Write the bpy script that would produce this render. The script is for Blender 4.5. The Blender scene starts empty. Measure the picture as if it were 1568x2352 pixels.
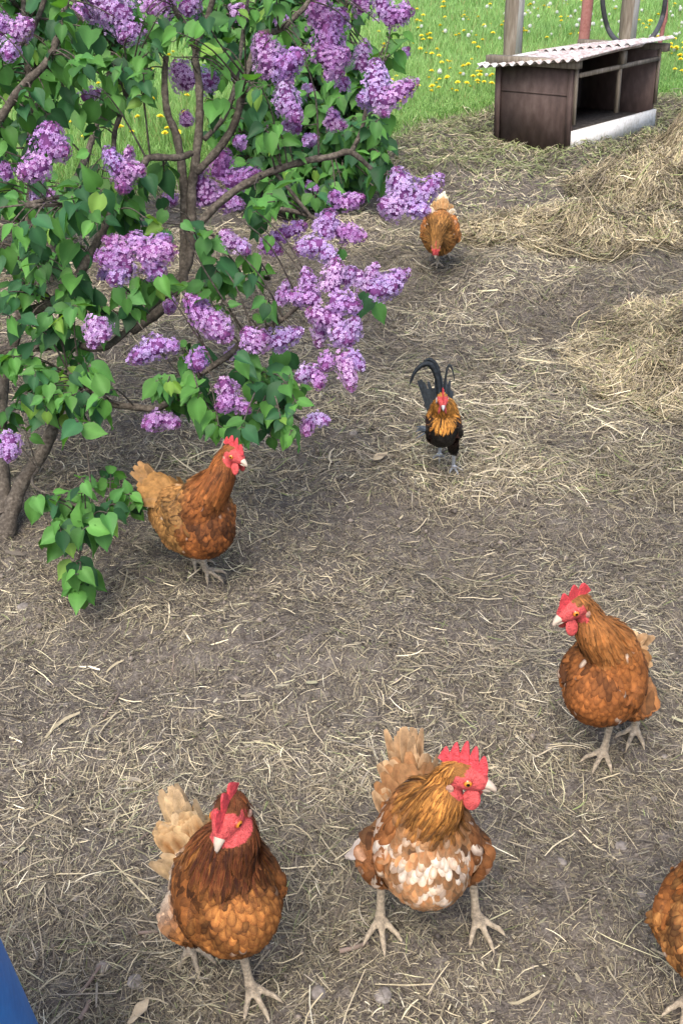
import bpy, bmesh, math, random
import numpy as np
from mathutils import Vector, Matrix, bvhtree

R = math.radians
rng = np.random.default_rng(7)
random.seed(7)
scene = bpy.context.scene
C = scene.collection

# ------------------------------------------------------------------ camera
H = 1.45
PITCH = R(31)
FD = 2481.0                      # focal length in pixels of a 1568 x 2352 picture
cam_d = bpy.data.cameras.new('camera')
cam = bpy.data.objects.new('camera', cam_d)
C.objects.link(cam)
cam.location = (0, 0, H)
cam.rotation_euler = (R(90) - PITCH, 0, 0)
cam_d.sensor_fit = 'VERTICAL'
cam_d.sensor_height = 24
cam_d.lens = 24 * FD / 2352
cam_d.clip_start = 0.02
cam_d.clip_end = 2000
scene.camera = cam
scene.view_settings.view_transform = 'Standard'
scene.view_settings.look = 'None'
scene.view_settings.gamma = 1
scene.view_settings.exposure = 1.2
scene.render.resolution_x, scene.render.resolution_y = 682, 1024

# ------------------------------------------------------------------ sky and sun
SUN_EL, SUN_AZ = R(58), R(200)           # azimuth clockwise from +Y
w = bpy.data.worlds.new('World'); scene.world = w; w.use_nodes = True
nt = w.node_tree
bg = nt.nodes['Background']
sky = nt.nodes.new('ShaderNodeTexSky')
sky.sky_type = 'NISHITA'; sky.sun_disc = False
sky.sun_elevation = SUN_EL; sky.sun_rotation = SUN_AZ
sky.air_density = 1.0; sky.dust_density = 5.0; sky.ozone_density = 0.6
nt.links.new(sky.outputs[0], bg.inputs[0]); bg.inputs[1].default_value = 0.15
sd = bpy.data.lights.new('sun', 'SUN'); sd.energy = .85; sd.angle = R(30); sd.color = (1.0, 0.96, 0.88)
so = bpy.data.objects.new('sun', sd); C.objects.link(so)
sdir = Vector((math.sin(SUN_AZ) * math.cos(SUN_EL), math.cos(SUN_AZ) * math.cos(SUN_EL), math.sin(SUN_EL)))
so.rotation_euler = sdir.to_track_quat('Z', 'Y').to_euler()
so.location = (0, 0, 8)

# ------------------------------------------------------------------ numeric helpers
_g = np.random.default_rng(11).random((256, 256))
def vnoise(x, y):
    x = np.asarray(x, float); y = np.asarray(y, float)
    xi = np.floor(x).astype(int); yi = np.floor(y).astype(int)
    fx = x - xi; fy = y - yi
    fx = fx * fx * (3 - 2 * fx); fy = fy * fy * (3 - 2 * fy)
    a = _g[xi & 255, yi & 255]; b = _g[(xi + 1) & 255, yi & 255]
    c = _g[xi & 255, (yi + 1) & 255]; d = _g[(xi + 1) & 255, (yi + 1) & 255]
    return (a * (1 - fx) + b * fx) * (1 - fy) + (c * (1 - fx) + d * fx) * fy
def fbm(x, y, oct=4):
    s = 0; a = 0.5; t = 0
    for i in range(oct):
        s = s + a * vnoise(x * 2**i + 17.3 * i, y * 2**i + 5.1 * i); t += a; a *= 0.5
    return s / t
def sstep(a, b, x):
    t = np.clip((np.asarray(x, float) - a) / (b - a), 0, 1); return t * t * (3 - 2 * t)

def edge_y(x):
    """where the yard ends and the meadow begins"""
    return np.interp(x, [-30, -4, -1.25, 0.25, 1.0, 2.5, 6, 30], [4.6, 4.7, 5.15, 6.75, 7.65, 8.2, 8.6, 9]) + 0.10 * (fbm(np.asarray(x) * 2.5, 3.3) - 0.5)

HEAPS = [  # x, y, rx, ry, height
    (1.74, 5.70, .52, .38, .18),
    (2.34, 6.50, .52, .40, .25),
    (1.48, 3.42, .66, .60, .21),
    (1.12, 4.90, .55, .34, .07),
]
HOLES = [(0.22, 2.32, .30, .20, -.035), (-.35, 1.72, .16, .08, -.03), (.75, 3.75, .5, .3, -.05), (-.12, 1.86, .25, .16, .03), (-.95, 2.9, .5, .3, .03)]
def base_h(x, y):
    x = np.asarray(x, float); y = np.asarray(y, float)
    s = y - edge_y(x)
    z = 0.075 * (fbm(x * 1.3 + 4, y * 1.3 + 9, 3) - 0.5)
    z = z + 0.050 * (fbm(x * 7 + 1, y * 7 + 3, 3) - 0.5) + .014 * (fbm(x * 19, y * 19 + 4, 2) - .5)
    for hx, hy, rx, ry, hh in HOLES:
        z = z + hh * np.exp(-(((x - hx) / rx) ** 2 + ((y - hy) / ry) ** 2))
    z = z + (.075 * np.abs(fbm(x * 3.1 + 7, y * 3.1 + 2, 3) - .5) * 2 + .03 * fbm(x * 9, y * 9, 2) - .03) * sstep(3.0, 4.3, y)
    z = z * (1 - sstep(-.2, .5, s))
    z = z + 0.07 * sstep(-.04, .12, s) + 0.05 * np.clip(s, 0, None) - 0.0001 * np.clip(s, 0, 200) ** 2
    z = z + 0.10 * (fbm(x * .8, y * .8, 2) - 0.5) * sstep(0, 1.5, s)
    return z
def heap_h(x, y):
    x = np.asarray(x, float); y = np.asarray(y, float)
    z = 0 * x
    for i, (hx, hy, rx, ry, hh) in enumerate(HEAPS):
        r2 = ((x - hx) / rx) ** 2 + ((y - hy) / ry) ** 2
        n = 0.15 + 1.7 * fbm(x * 6.5 + i, y * 6.5 + i, 3)
        z = np.maximum(z, hh * n * np.clip(1 - r2 - .5 * (fbm(x * 3 + 2 * i, y * 3, 2) - .4), 0, 1) ** 1.3)
    return z
def T(x, y):
    return base_h(x, y) + heap_h(x, y)

FWD = np.array([0, math.cos(PITCH), -math.sin(PITCH)])
UPV = np.array([0, math.sin(PITCH), math.cos(PITCH)])
CAM = np.array([0, 0, H])
def ray(u, v):
    return FWD + np.array([(u - 784) / FD, 0, 0]) + UPV * ((1176 - v) / FD)
def P(u, v, d):
    """the world point seen at (u, v) at distance d along the view"""
    return CAM + ray(u, v) * d
def PZ(u, v, z):
    r = ray(u, v); return CAM + r * ((z - H) / r[2])
def ground(u, v):
    r = ray(u, v)
    for lo, hi in ((.8, 4), (4, 12), (12, 60)):
        d = np.arange(lo, hi, .01); p = CAM[None] + r[None] * d[:, None]
        k = np.where(p[:, 2] < T(p[:, 0], p[:, 1]))[0]
        if len(k): return p[k[0]]
    return p[-1]

# ------------------------------------------------------------------ mesh helpers
def npmesh(name, V, F, mat=None, col=None, smooth=True, extra=None):
    """V (n,3); F (m,k) array of one face size or a list of such arrays"""
    me = bpy.data.meshes.new(name)
    Fs = F if isinstance(F, list) else [F]
    Fs = [f for f in Fs if len(f)]
    V = np.asarray(V, np.float32)
    me.vertices.add(len(V)); me.vertices.foreach_set('co', V.ravel())
    nl = sum(f.size for f in Fs); nf = sum(len(f) for f in Fs)
    me.loops.add(nl); me.polygons.add(nf)
    li = np.concatenate([f.ravel() for f in Fs]).astype(np.int32)
    sz = np.concatenate([np.full(len(f), f.shape[1]) for f in Fs])
    st = np.concatenate([[0], np.cumsum(sz)[:-1]]).astype(np.int32)
    me.loops.foreach_set('vertex_index', li)
    me.polygons.foreach_set('loop_start', st)
    me.update(calc_edges=True)
    me.validate()
    if smooth: me.polygons.foreach_set('use_smooth', np.ones(len(me.polygons), bool))
    if col is not None and len(col) == len(me.vertices):
        a = me.color_attributes.new('Col', 'FLOAT_COLOR', 'POINT')
        c = np.ones((len(V), 4), np.float32); c[:, :3] = col
        a.data.foreach_set('color', c.ravel())
    if mat: me.materials.append(mat)
    return me
def link(name, me, parent=None, loc=None):
    o = bpy.data.objects.new(name, me); C.objects.link(o)
    if parent: o.parent = parent
    if loc is not None: o.location = loc
    return o
def tag(o, label, cat, group=None, kind=None):
    o['label'] = label; o['category'] = cat
    if group: o['group'] = group
    if kind: o['kind'] = kind
    return o
def empty(name, loc=(0, 0, 0), rz=0):
    o = bpy.data.objects.new(name, None); C.objects.link(o)
    o.location = loc; o.rotation_euler = (0, 0, rz); o.empty_display_size = 0.1
    return o
class MB:
    """collects pieces, builds one mesh"""
    def __init__(s): s.V = []; s.F = []; s.C = []; s.n = 0
    def add(s, V, F, col=(1, 1, 1)):
        V = np.asarray(V, float); F = np.asarray(F)
        s.V.append(V); s.F.append(F + s.n); s.n += len(V)
        c = np.asarray(col, float)
        s.C.append(np.broadcast_to(c, (len(V), 3)).copy())
    def box(s, c, d, M=None, col=(1, 1, 1)):
        x, y, z = np.array(d) / 2
        V = np.array([[i, j, k] for i in (-x, x) for j in (-y, y) for k in (-z, z)])
        if M is not None: V = V @ np.array(M).T
        V = V + np.array(c)
        s.add(V, [[0, 1, 3, 2], [4, 6, 7, 5], [0, 4, 5, 1], [2, 3, 7, 6], [0, 2, 6, 4], [1, 5, 7, 3]], col)
    def tube(s, pts, rad, n=8, col=(1, 1, 1), cap=True, jit=0):
        pts = np.asarray(pts, float); m = len(pts)
        rad = np.broadcast_to(np.asarray(rad, float), (m,)) if np.ndim(rad) < 2 else np.asarray(rad)
        tan = np.gradient(pts, axis=0); tan /= np.linalg.norm(tan, axis=1)[:, None] + 1e-9
        up = np.array([0.03, 0.01, 1.0]) if abs(tan[0][2]) < .95 else np.array([1.0, 0, 0.02])
        a = np.cross(tan[0], up); a /= np.linalg.norm(a)
        V = []
        for i in range(m):
            a = a - tan[i] * a.dot(tan[i]); a /= np.linalg.norm(a) + 1e-9
            b = np.cross(tan[i], a)
            th = np.linspace(0, 2 * np.pi, n, endpoint=False)
            rr = rad[i] if np.ndim(rad) < 2 else 1
            k = 1 + (jit * (np.random.default_rng(i + m).random(n) - .5) if jit else 0)
            if np.ndim(rad) < 2:
                V.append(pts[i] + (np.cos(th) * rr * k)[:, None] * a + (np.sin(th) * rr * k)[:, None] * b)
            else:
                V.append(pts[i] + (np.cos(th) * rad[i][0])[:, None] * a + (np.sin(th) * rad[i][1])[:, None] * b)
        V = np.concatenate(V)
        F = []
        for i in range(m - 1):
            for j in range(n):
                k = (j + 1) % n
                F.append([i * n + j, i * n + k, (i + 1) * n + k, (i + 1) * n + j])
        s.add(V, F, col)
        if cap:
            for e in (0, m - 1):
                cc = pts[e][None]; base = s.n
                ring = V[e * n:(e + 1) * n]
                VV = np.concatenate([ring, cc])
                FF = [[j, (j + 1) % n, n, n] for j in range(n)]
                s.V.append(VV); s.F.append(np.array(FF) + s.n); s.n += n + 1
                cA = np.asarray(col, float)
                s.C.append(np.broadcast_to(cA if cA.ndim == 1 else cA[:1], (n + 1, 3)).copy())
    def mesh(s, name, mat, smooth=True):
        F = np.concatenate(s.F)
        tri = (F[:, 2] == F[:, 3]) if F.shape[1] == 4 else np.zeros(len(F), bool)
        fs = [F[~tri]]
        if tri.any(): fs.append(F[tri][:, :3])
        return npmesh(name, np.concatenate(s.V), fs, mat, np.concatenate(s.C), smooth)

# ------------------------------------------------------------------ materials
def newmat(name):
    m = bpy.data.materials.new(name); m.use_nodes = True
    n = m.node_tree.nodes; l = m.node_tree.links
    return m, n, l, n['Principled BSDF']
def colmat(name, rough=.8, spec=.3, noise=0.0, nscale=80, bump=0.0, bscale=300, trans=0.0, coat=0, tcol=None, sheen=0):
    m, n, l, b = newmat(name)
    at = n.new('ShaderNodeAttribute'); at.attribute_name = 'Col'
    src = at.outputs['Color']
    tc = n.new('ShaderNodeTexCoord')
    if noise:
        nz = n.new('ShaderNodeTexNoise'); nz.inputs['Scale'].default_value = nscale; nz.inputs['Detail'].default_value = 4
        l.new(tc.outputs['Object'], nz.inputs['Vector'])
        mr = n.new('ShaderNodeMapRange'); mr.inputs[1].default_value = .3; mr.inputs[2].default_value = .7
        mr.inputs[3].default_value = 1 - noise; mr.inputs[4].default_value = 1 + noise
        l.new(nz.outputs[0], mr.inputs[0])
        mx = n.new('ShaderNodeVectorMath'); mx.operation = 'SCALE'
        l.new(src, mx.inputs[0]); l.new(mr.outputs[0], mx.inputs['Scale'])
        src = mx.outputs[0]
    l.new(src, b.inputs['Base Color'])
    b.inputs['Roughness'].default_value = rough
    b.inputs['Specular IOR Level'].default_value = spec
    if coat: b.inputs['Coat Weight'].default_value = coat; b.inputs['Coat Roughness'].default_value = .25
    if bump:
        nb = n.new('ShaderNodeTexNoise'); nb.inputs['Scale'].default_value = bscale; nb.inputs['Detail'].default_value = 5
        l.new(tc.outputs['Object'], nb.inputs['Vector'])
        bp = n.new('ShaderNodeBump'); bp.inputs['Strength'].default_value = bump; bp.inputs['Distance'].default_value = .004
        l.new(nb.outputs[0], bp.inputs['Height']); l.new(bp.outputs[0], b.inputs['Normal'])
    if trans:
        tr = n.new('ShaderNodeBsdfTranslucent')
        if tcol is not None:
            mm = n.new('ShaderNodeVectorMath'); mm.operation = 'MULTIPLY'; mm.inputs[1].default_value = tcol
            l.new(src, mm.inputs[0]); l.new(mm.outputs[0], tr.inputs[0])
        else: l.new(src, tr.inputs[0])
        ms = n.new('ShaderNodeMixShader'); ms.inputs[0].default_value = trans
        l.new(b.outputs[0], ms.inputs[1]); l.new(tr.outputs[0], ms.inputs[2])
        l.new(ms.outputs[0], n['Material Output'].inputs[0])
    return m
def noisemat(name, stops, scale=5, rough=.85, bump=.3, bscale=60, bdist=.01, spec=.3, detail=8, stretch=(1, 1, 1), scale2=None, mixw=.5, metal=0):
    m, n, l, b = newmat(name)
    tc = n.new('ShaderNodeTexCoord'); mp = n.new('ShaderNodeMapping'); mp.inputs['Scale'].default_value = stretch
    l.new(tc.outputs['Object'], mp.inputs[0])
    nz = n.new('ShaderNodeTexNoise'); nz.inputs['Scale'].default_value = scale; nz.inputs['Detail'].default_value = detail
    nz.inputs['Roughness'].default_value = .65
    l.new(mp.outputs[0], nz.inputs['Vector'])
    fac = nz.outputs[0]
    if scale2:
        n2 = n.new('ShaderNodeTexNoise'); n2.inputs['Scale'].default_value = scale2; n2.inputs['Detail'].default_value = 4
        l.new(mp.outputs[0], n2.inputs['Vector'])
        mx = n.new('ShaderNodeMix'); mx.inputs[0].default_value = mixw
        l.new(fac, mx.inputs[2]); l.new(n2.outputs[0], mx.inputs[3]); fac = mx.outputs[0]
    cr = n.new('ShaderNodeValToRGB')
    e = cr.color_ramp.elements
    while len(e) < len(stops): e.new(.5)
    for i, (p, c) in enumerate(stops): e[i].position = p; e[i].color = (*c, 1)
    l.new(fac, cr.inputs[0]); l.new(cr.outputs[0], b.inputs['Base Color'])
    b.inputs['Roughness'].default_value = rough; b.inputs['Specular IOR Level'].default_value = spec
    b.inputs['Metallic'].default_value = metal
    nb = n.new('ShaderNodeTexNoise'); nb.inputs['Scale'].default_value = bscale; nb.inputs['Detail'].default_value = 8
    l.new(mp.outputs[0], nb.inputs['Vector'])
    bp = n.new('ShaderNodeBump'); bp.inputs['Strength'].default_value = bump; bp.inputs['Distance'].default_value = bdist
    l.new(nb.outputs[0], bp.inputs['Height']); l.new(bp.outputs[0], b.inputs['Normal'])
    return m

M_soil = noisemat('soil', [(.28, (.036, .029, .024)), (.45, (.088, .076, .066)), (.58, (.155, .137, .119)), (.75, (.26, .235, .205))],
                  scale=38, scale2=260, mixw=.45, bump=.9, bscale=120, bdist=.012, rough=.95, spec=.15)
M_hay = noisemat('packed_hay', [(.3, (.035, .028, .020)), (.5, (.095, .078, .056)), (.7, (.20, .17, .125))],
                 scale=45, scale2=220, mixw=.5, bump=1, bscale=90, bdist=.02, rough=.95, spec=.15)
M_turf = noisemat('turf', [(.3, (.045, .095, .022)), (.5, (.09, .19, .04)), (.7, (.15, .28, .07))],
                  scale=3, scale2=40, mixw=.5, bump=1, bscale=60, bdist=.03, rough=.95, spec=.1)
M_straw = colmat('straw', rough=.55, spec=.35, noise=.15, nscale=200)
M_grass = colmat('grass_blades', rough=.5, spec=.3, trans=.35, tcol=(1.2, 1.2, .5))
M_leaf = colmat('lilac_leaf', rough=.58, spec=.3, noise=.10, nscale=30, trans=.30, tcol=(1.7, 1.7, .5), bump=.15, bscale=120)
M_petal = colmat('lilac_petal', rough=.6, spec=.25, trans=.25)
M_bark = noisemat('bark', [(.3, (.030, .025, .020)), (.5, (.078, .066, .054)), (.7, (.165, .145, .12))], scale=30, scale2=120,
                  bump=.8, bscale=90, bdist=.006, rough=.9)
M_body = colmat('skin_and_down', rough=.7, spec=.3, noise=.30, nscale=160, bump=.9, bscale=420)
M_feather = colmat('feathers', rough=.68, spec=.25, noise=.34, nscale=75, trans=.08, bump=.5, bscale=650)
M_comb = colmat('comb_flesh', rough=.55, spec=.35, noise=.30, nscale=170, bump=.9, bscale=420)
M_beak = colmat('horn', rough=.4, spec=.4, noise=.1, nscale=200)
M_eye = colmat('eye', rough=.12, spec=.6)

# ------------------------------------------------------------------ ground, meadow
def nonuni(lo, hi, a, b, fine, coarse_n=24):
    mid = np.arange(a, b, fine)
    left = a - (np.geomspace(1, 1 + (a - lo), coarse_n)[1:] - 1)[::-1] if lo < a else []
    right = b + (np.geomspace(1, 1 + (hi - b), coarse_n)[1:] - 1) if hi > b else []
    return np.concatenate([left, mid, [b], right])
def grid(xs, ss, yf, zf, name, mat):
    X, S = np.meshgrid(xs, ss)
    Y = yf(X, S); Z = zf(X, Y)
    V = np.stack([X, Y, Z], -1).reshape(-1, 3)
    nx, ns = len(xs), len(ss)
    i = np.arange(ns - 1)[:, None] * nx + np.arange(nx - 1)[None]
    F = np.stack([i, i + 1, i + 1 + nx, i + nx], -1).reshape(-1, 4)
    return npmesh(name, V, F, mat)
def gz(x, y):
    fine = .016 * (fbm(x * 28, y * 28, 3) - .5) + .008 * (fbm(x * 80, y * 80, 2) - .5)
    return base_h(x, y) + fine * (1 - sstep(-.2, 0, y - edge_y(x)))
xs = nonuni(-40, 40, -1.6, 2.6, .016)
ys = np.concatenate([np.geomspace(1, 31, 16)[::-1][:-1] * -1 + 1.4, np.arange(.4, 4.2, .014), np.arange(4.2, 9.2, .04)])
o = link('ground', grid(xs, ys, lambda x, s: np.minimum(s, edge_y(x) + .25), lambda x, y: gz(x, y) - .03 * sstep(.0, .2, y - edge_y(x)), 'ground', M_soil))
o['kind'] = 'structure'
xs = nonuni(-400, 400, -5, 7, .08, 30)
ss = np.concatenate([[0, .02, .05, .08, .12], np.arange(.2, 8, .08), np.geomspace(8, 700, 40)])
o = link('meadow', grid(xs, ss, lambda x, s: edge_y(x) - .01 + s, lambda x, y: base_h(x, y) - .05 * (1 - sstep(0, .08, y - edge_y(x))), 'meadow', M_turf))
o['kind'] = 'structure'

# ------------------------------------------------------------------ straw and hay
def ribbons(x, y, z, th, L, W, curve, lift, roll, col, nseg=4, zf=T):
    """flat curved stalks lying on the surface"""
    K = len(x); t = np.linspace(-.5, .5, nseg)
    ang = th[:, None] + curve[:, None] * t[None]
    sx = np.cos(ang) * L[:, None] / (nseg - 1); sy = np.sin(ang) * L[:, None] / (nseg - 1)
    PX = x[:, None] + np.cumsum(sx, 1) - sx.sum(1)[:, None] / 2
    PY = y[:, None] + np.cumsum(sy, 1) - sy.sum(1)[:, None] / 2
    g = zf(PX, PY)
    PZ_ = g + z[:, None] + lift[:, None] * t[None] + 0.0 * g
    wv = (W * .5)[:, None] * np.array([.75] + [1] * (nseg - 2) + [.6])[None]
    nxv = -np.sin(ang) * wv * np.cos(roll)[:, None]; nyv = np.cos(ang) * wv * np.cos(roll)[:, None]; nzv = wv * np.sin(roll)[:, None]
    A = np.stack([PX + nxv, PY + nyv, PZ_ + nzv], -1); B = np.stack([PX - nxv, PY - nyv, PZ_ - nzv], -1)
    V = np.stack([A, B], 2).reshape(K, nseg * 2, 3)
    f = np.array([[2 * i, 2 * i + 1, 2 * i + 3, 2 * i + 2] for i in range(nseg - 1)])
    F = (np.arange(K)[:, None, None] * nseg * 2 + f[None]).reshape(-1, 4)
    cc = np.repeat(col, nseg * 2, 0)
    return V.reshape(-1, 3), F, cc
def straw_cols(K, bright=1.0, green=0.0):
    pal = .97 * np.array([[.43, .375, .26], [.31, .27, .20], [.215, .185, .145], [.54, .48, .35], [.125, .103, .080], [.36, .345, .23], [.28, .25, .21], [.64, .60, .48]])
    p = np.array([.18, .2, .2, .09, .13, .1, .07, .03])
    c = pal[rng.choice(len(pal), K, p=p)] * (0.75 + .5 * rng.random((K, 1))) * bright
    g = rng.random(K) < green
    c[g] = np.array([.20, .24, .10]) * (0.7 + .7 * rng.random((g.sum(), 1)))
    return c * np.array([.97, .965, .915])
def scatter(K, a, b, xl, xr):
    """uniform in a wedge that widens with distance"""
    y = a + (b - a) * np.sqrt(rng.random(K)) if b - a > 3 else a + (b - a) * rng.random(K)
    half = (xr - xl)
    x = rng.random(K)
    wl = xl + -.34 * y; wr = xr + .36 * y
    return wl + x * (wr - wl), y
DARK = [(-.2, 1.74, .30, .10), (.0, 2.45, .25, .12), (.25, 1.95, .3, .1), (-.6, 1.6, .25, .12), (.45, 1.15, .2, .12), (0.25, 2.30, .38, .25), (-.30, 1.72, .22, .12), (.78, 3.72, .5, .22), (-.1, 2.05, .2, .15), (.62, 2.35, .2, .18), (.05, 1.62, .3, .12), (-.45, 2.75, .3, .1), (.55, 1.30, .18, .08), (-.35, 1.25, .2, .1), (.28, .98, .2, .08)]
def keep(x, y):
    n = fbm(x * 3.2 + 40, y * 3.2 + 7, 4)
    d = sstep(.36, .60, n) * .78 + .22
    for hx, hy, rx, ry in DARK:
        d = d * (1 - .80 * np.exp(-(((x - hx) / rx) ** 2 + ((y - hy) / ry) ** 2)))
    far = sstep(2.6, 4.0, y)
    d = np.maximum(d, far * .8)
    return (rng.random(len(x)) < d) & (y < edge_y(x) + .03) 
def flow(x, y):
    return 2 * np.pi * 1.6 * fbm(x * 1.7 + 3, y * 1.7 + 30, 3)
SV = []; SF = []; SC = []; sn = 0
def clump(x, y):
    a = fbm(x * 2.3 + 11, y * 2.3 + 5, 3); b = fbm(x * 8 + 2, y * 8 + 9, 3)
    return np.clip(.35 + .75 * sstep(.3, .7, a) + .9 * (b - .5), .3, 1.5)[:, None]
def put(x, y, L, W, zmax, curve, lift, bright, green=0.0, spread=1.2, store=None, nseg=4, bw=1.0):
    K = len(x)
    th = flow(x, y) + rng.normal(0, spread, K)
    z = .001 + zmax * rng.random(K) ** 1.6
    col = straw_cols(K, bright, green)
    far = sstep(2.5, 4.5, y)[:, None]; col = col * (1 - (.55 + .30 * far) * (1 - clump(x, y)))
    return ribbons(x, y, z, th, L, W, rng.normal(0, curve, K), rng.normal(0, lift, K) * L, rng.uniform(-1.1, 1.1, K), col, nseg)
def collect(parts, name, mat, parent=None):
    V = []; F = []; Cc = []; n = 0
    for v, f, c in parts:
        V.append(v); F.append(f + n); Cc.append(c); n += len(v)
    return link(name, npmesh(name, np.concatenate(V), np.concatenate(F), mat, np.concatenate(Cc), False), parent)
parts = []
def batch(K, a, b, Lm, Wm, zmax, curve, lift, bright, green=0., spread=1.2, nseg=4, mode='keep'):
    x, y = scatter(K, a, b, -.25, .35)
    if mode == 'keep': k = keep(x, y)
    else: k = (keep(x, y) | (rng.random(len(x)) < .50)) & (y < edge_y(x) + .03)
    k &= heap_h(x, y) < .02
    x, y = x[k], y[k]; n = len(x)
    L = Lm * np.exp(rng.normal(0, .45, n)); W = Wm * np.exp(rng.normal(0, .35, n))
    parts.append(put(x, y, L, W, zmax, curve, lift, bright, green, spread, nseg=nseg))
# near yard
batch(115000, .55, 2.8, .011, .0009, .007, .5, .3, .85, nseg=3, mode='all')
batch(62000, .55, 2.8, .019, .0009, .012, .5, .25, 1.0, .03)
batch(5500, .55, 2.8, .040, .0012, .015, .6, .15, 1.15, .03)
batch(1300, .55, 2.8, .060, .0018, .016, .35, .09, 1.35, mode='all')
batch(450, .55, 2.6, .035, .0040, .010, .4, .06, .75, mode='all')
batch(9000, .55, 2.8, .018, .0028, .006, .4, .1, .45, mode='all', nseg=3)
# middle and far yard
batch(90000, 2.5, 5.0, .020, .0014, .014, .8, .3, 1.0, .05, nseg=3, mode='all')
batch(52000, 2.5, 5.0, .045, .0017, .022, 1.1, .22, 1.15, .06)
batch(2500, 2.6, 5.0, .085, .0028, .025, 1.0, .1, 1.4, .02)
batch(45000, 4.7, 8.3, .040, .0030, .025, 1.2, .35, .95, .22, nseg=3, mode='all')
batch(26000, 4.7, 8.3, .070, .0034, .035, 1.6, .25, 1.15, .18)
for x0, x1 in ((.75, 2.6), (-2.6, -.7)):
    for K, L0, W0 in ((26000, .014, .0014), (17000, .032, .0016), (2500, .055, .0018)):
        x = rng.uniform(x0, x1, K); y = rng.uniform(.2, 3.4, K); k = ((x > .55 + .42 * y) | (x < -.45 - .38 * y)) & (heap_h(x, y) < .02); x, y = x[k], y[k]; n = len(x)
        parts.append(put(x, y, L0 * np.exp(rng.normal(0, .4, n)), W0 * np.exp(rng.normal(0, .3, n)), .012, .7, .2, 1.0, .03))
# chaff: tiny flecks everywhere, sparser straw tone on the trodden earth
x, y = scatter(150000, .5, 3.4, -.3, .4); n = len(x)
v_, f_, c_ = put(x, y, .0050 * np.exp(rng.normal(0, .4, n)), .0012 * np.exp(rng.normal(0, .4, n)), .004, .3, .4, .80, .02, 3.0, nseg=3)
parts.append((v_, f_, c_ * .85))
for lx, ly, sx, sy, K in [(.60, 2.45, .16, .22, 3200), (.22, 2.10, .22, .07, 1800), (.50, 2.85, .22, .12, 2200), (-.10, 1.48, .22, .10, 1500), (.32, 1.66, .22, .10, 1500), (-.55, 1.30, .16, .12, 1300), (.48, 1.95, .15, .12, 1500),
                      (-.30, 2.35, .2, .1, 1200), (.75, 3.15, .3, .15, 2500), (.1, 3.3, .3, .15, 2000), (-.2, 1.13, .2, .1, 1100), (.75, 1.6, .1, .2, 1000)]:
    x = rng.normal(lx, sx, K); y = rng.normal(ly, sy, K)
    x, y = x[::2], y[::2]; K = len(x)
    parts.append(put(x, y, .032 * np.exp(rng.normal(0, .4, K)), .0011 * np.exp(rng.normal(0, .3, K)), .016, .7, .18, 1.18, .02, .9))
o = collect(parts, 'straw_litter', M_straw)
tag(o, 'dry straw and chopped hay strewn over the dark earth of the yard', 'straw', kind='stuff')
# crumbs of earth
K = 32000
x, y = scatter(K, .6, 4.2, -.2, .3)
r = .0017 * np.exp(rng.normal(0, .6, K)); z0 = T(x, y)
oct_ = np.array([[1, 0, 0], [-1, 0, 0], [0, 1, 0], [0, -1, 0], [0, 0, 1], [0, 0, -1.]])
V = oct_[None] * r[:, None, None] * rng.uniform(.6, 1.3, (K, 6, 1)) + np.stack([x, y, z0 + r * .5], -1)[:, None]
f = np.array([[0, 2, 4], [2, 1, 4], [1, 3, 4], [3, 0, 4], [2, 0, 5], [1, 2, 5], [3, 1, 5], [0, 3, 5]])
F = (np.arange(K)[:, None, None] * 6 + f[None]).reshape(-1, 3)
c = np.array([.125, .107, .091]) * rng.uniform(.35, 1.9, (K, 1))
o = link('soil_crumbs', npmesh('soil_crumbs', V.reshape(-1, 3), F, M_straw, np.repeat(c, 6, 0), True))
tag(o, 'small dark crumbs of earth scratched up between the straw', 'soil', kind='stuff')
# freshly cut greenish grass near the shed
parts = []
K = 16000
x = rng.uniform(-.6, 2.4, K); y = rng.uniform(5.4, 8.2, K)
k = (y < edge_y(x) + .02) & (y > 5.9 + .5 * fbm(x * 3, y * 3) - .3 * rng.random(K)) & (heap_h(x, y) < .02)
x, y = x[k], y[k]; K = len(x)
c = np.array([.17, .20, .085]) * (.6 + .9 * rng.random((K, 1))) * np.array([1, 1, 1])
parts.append(ribbons(x, y, .004 + .03 * rng.random(K), rng.uniform(0, 6.28, K), .045 * np.exp(rng.normal(0, .4, K)), np.full(K, .004), rng.normal(0, 1.5, K), rng.normal(0, .4, K) * .05, rng.uniform(-1.2, 1.2, K), c))
o = collect(parts, 'grass_clippings', M_straw)
tag(o, 'greyish green cut grass lying in front of the low shed', 'cut grass', kind='stuff')

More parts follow.
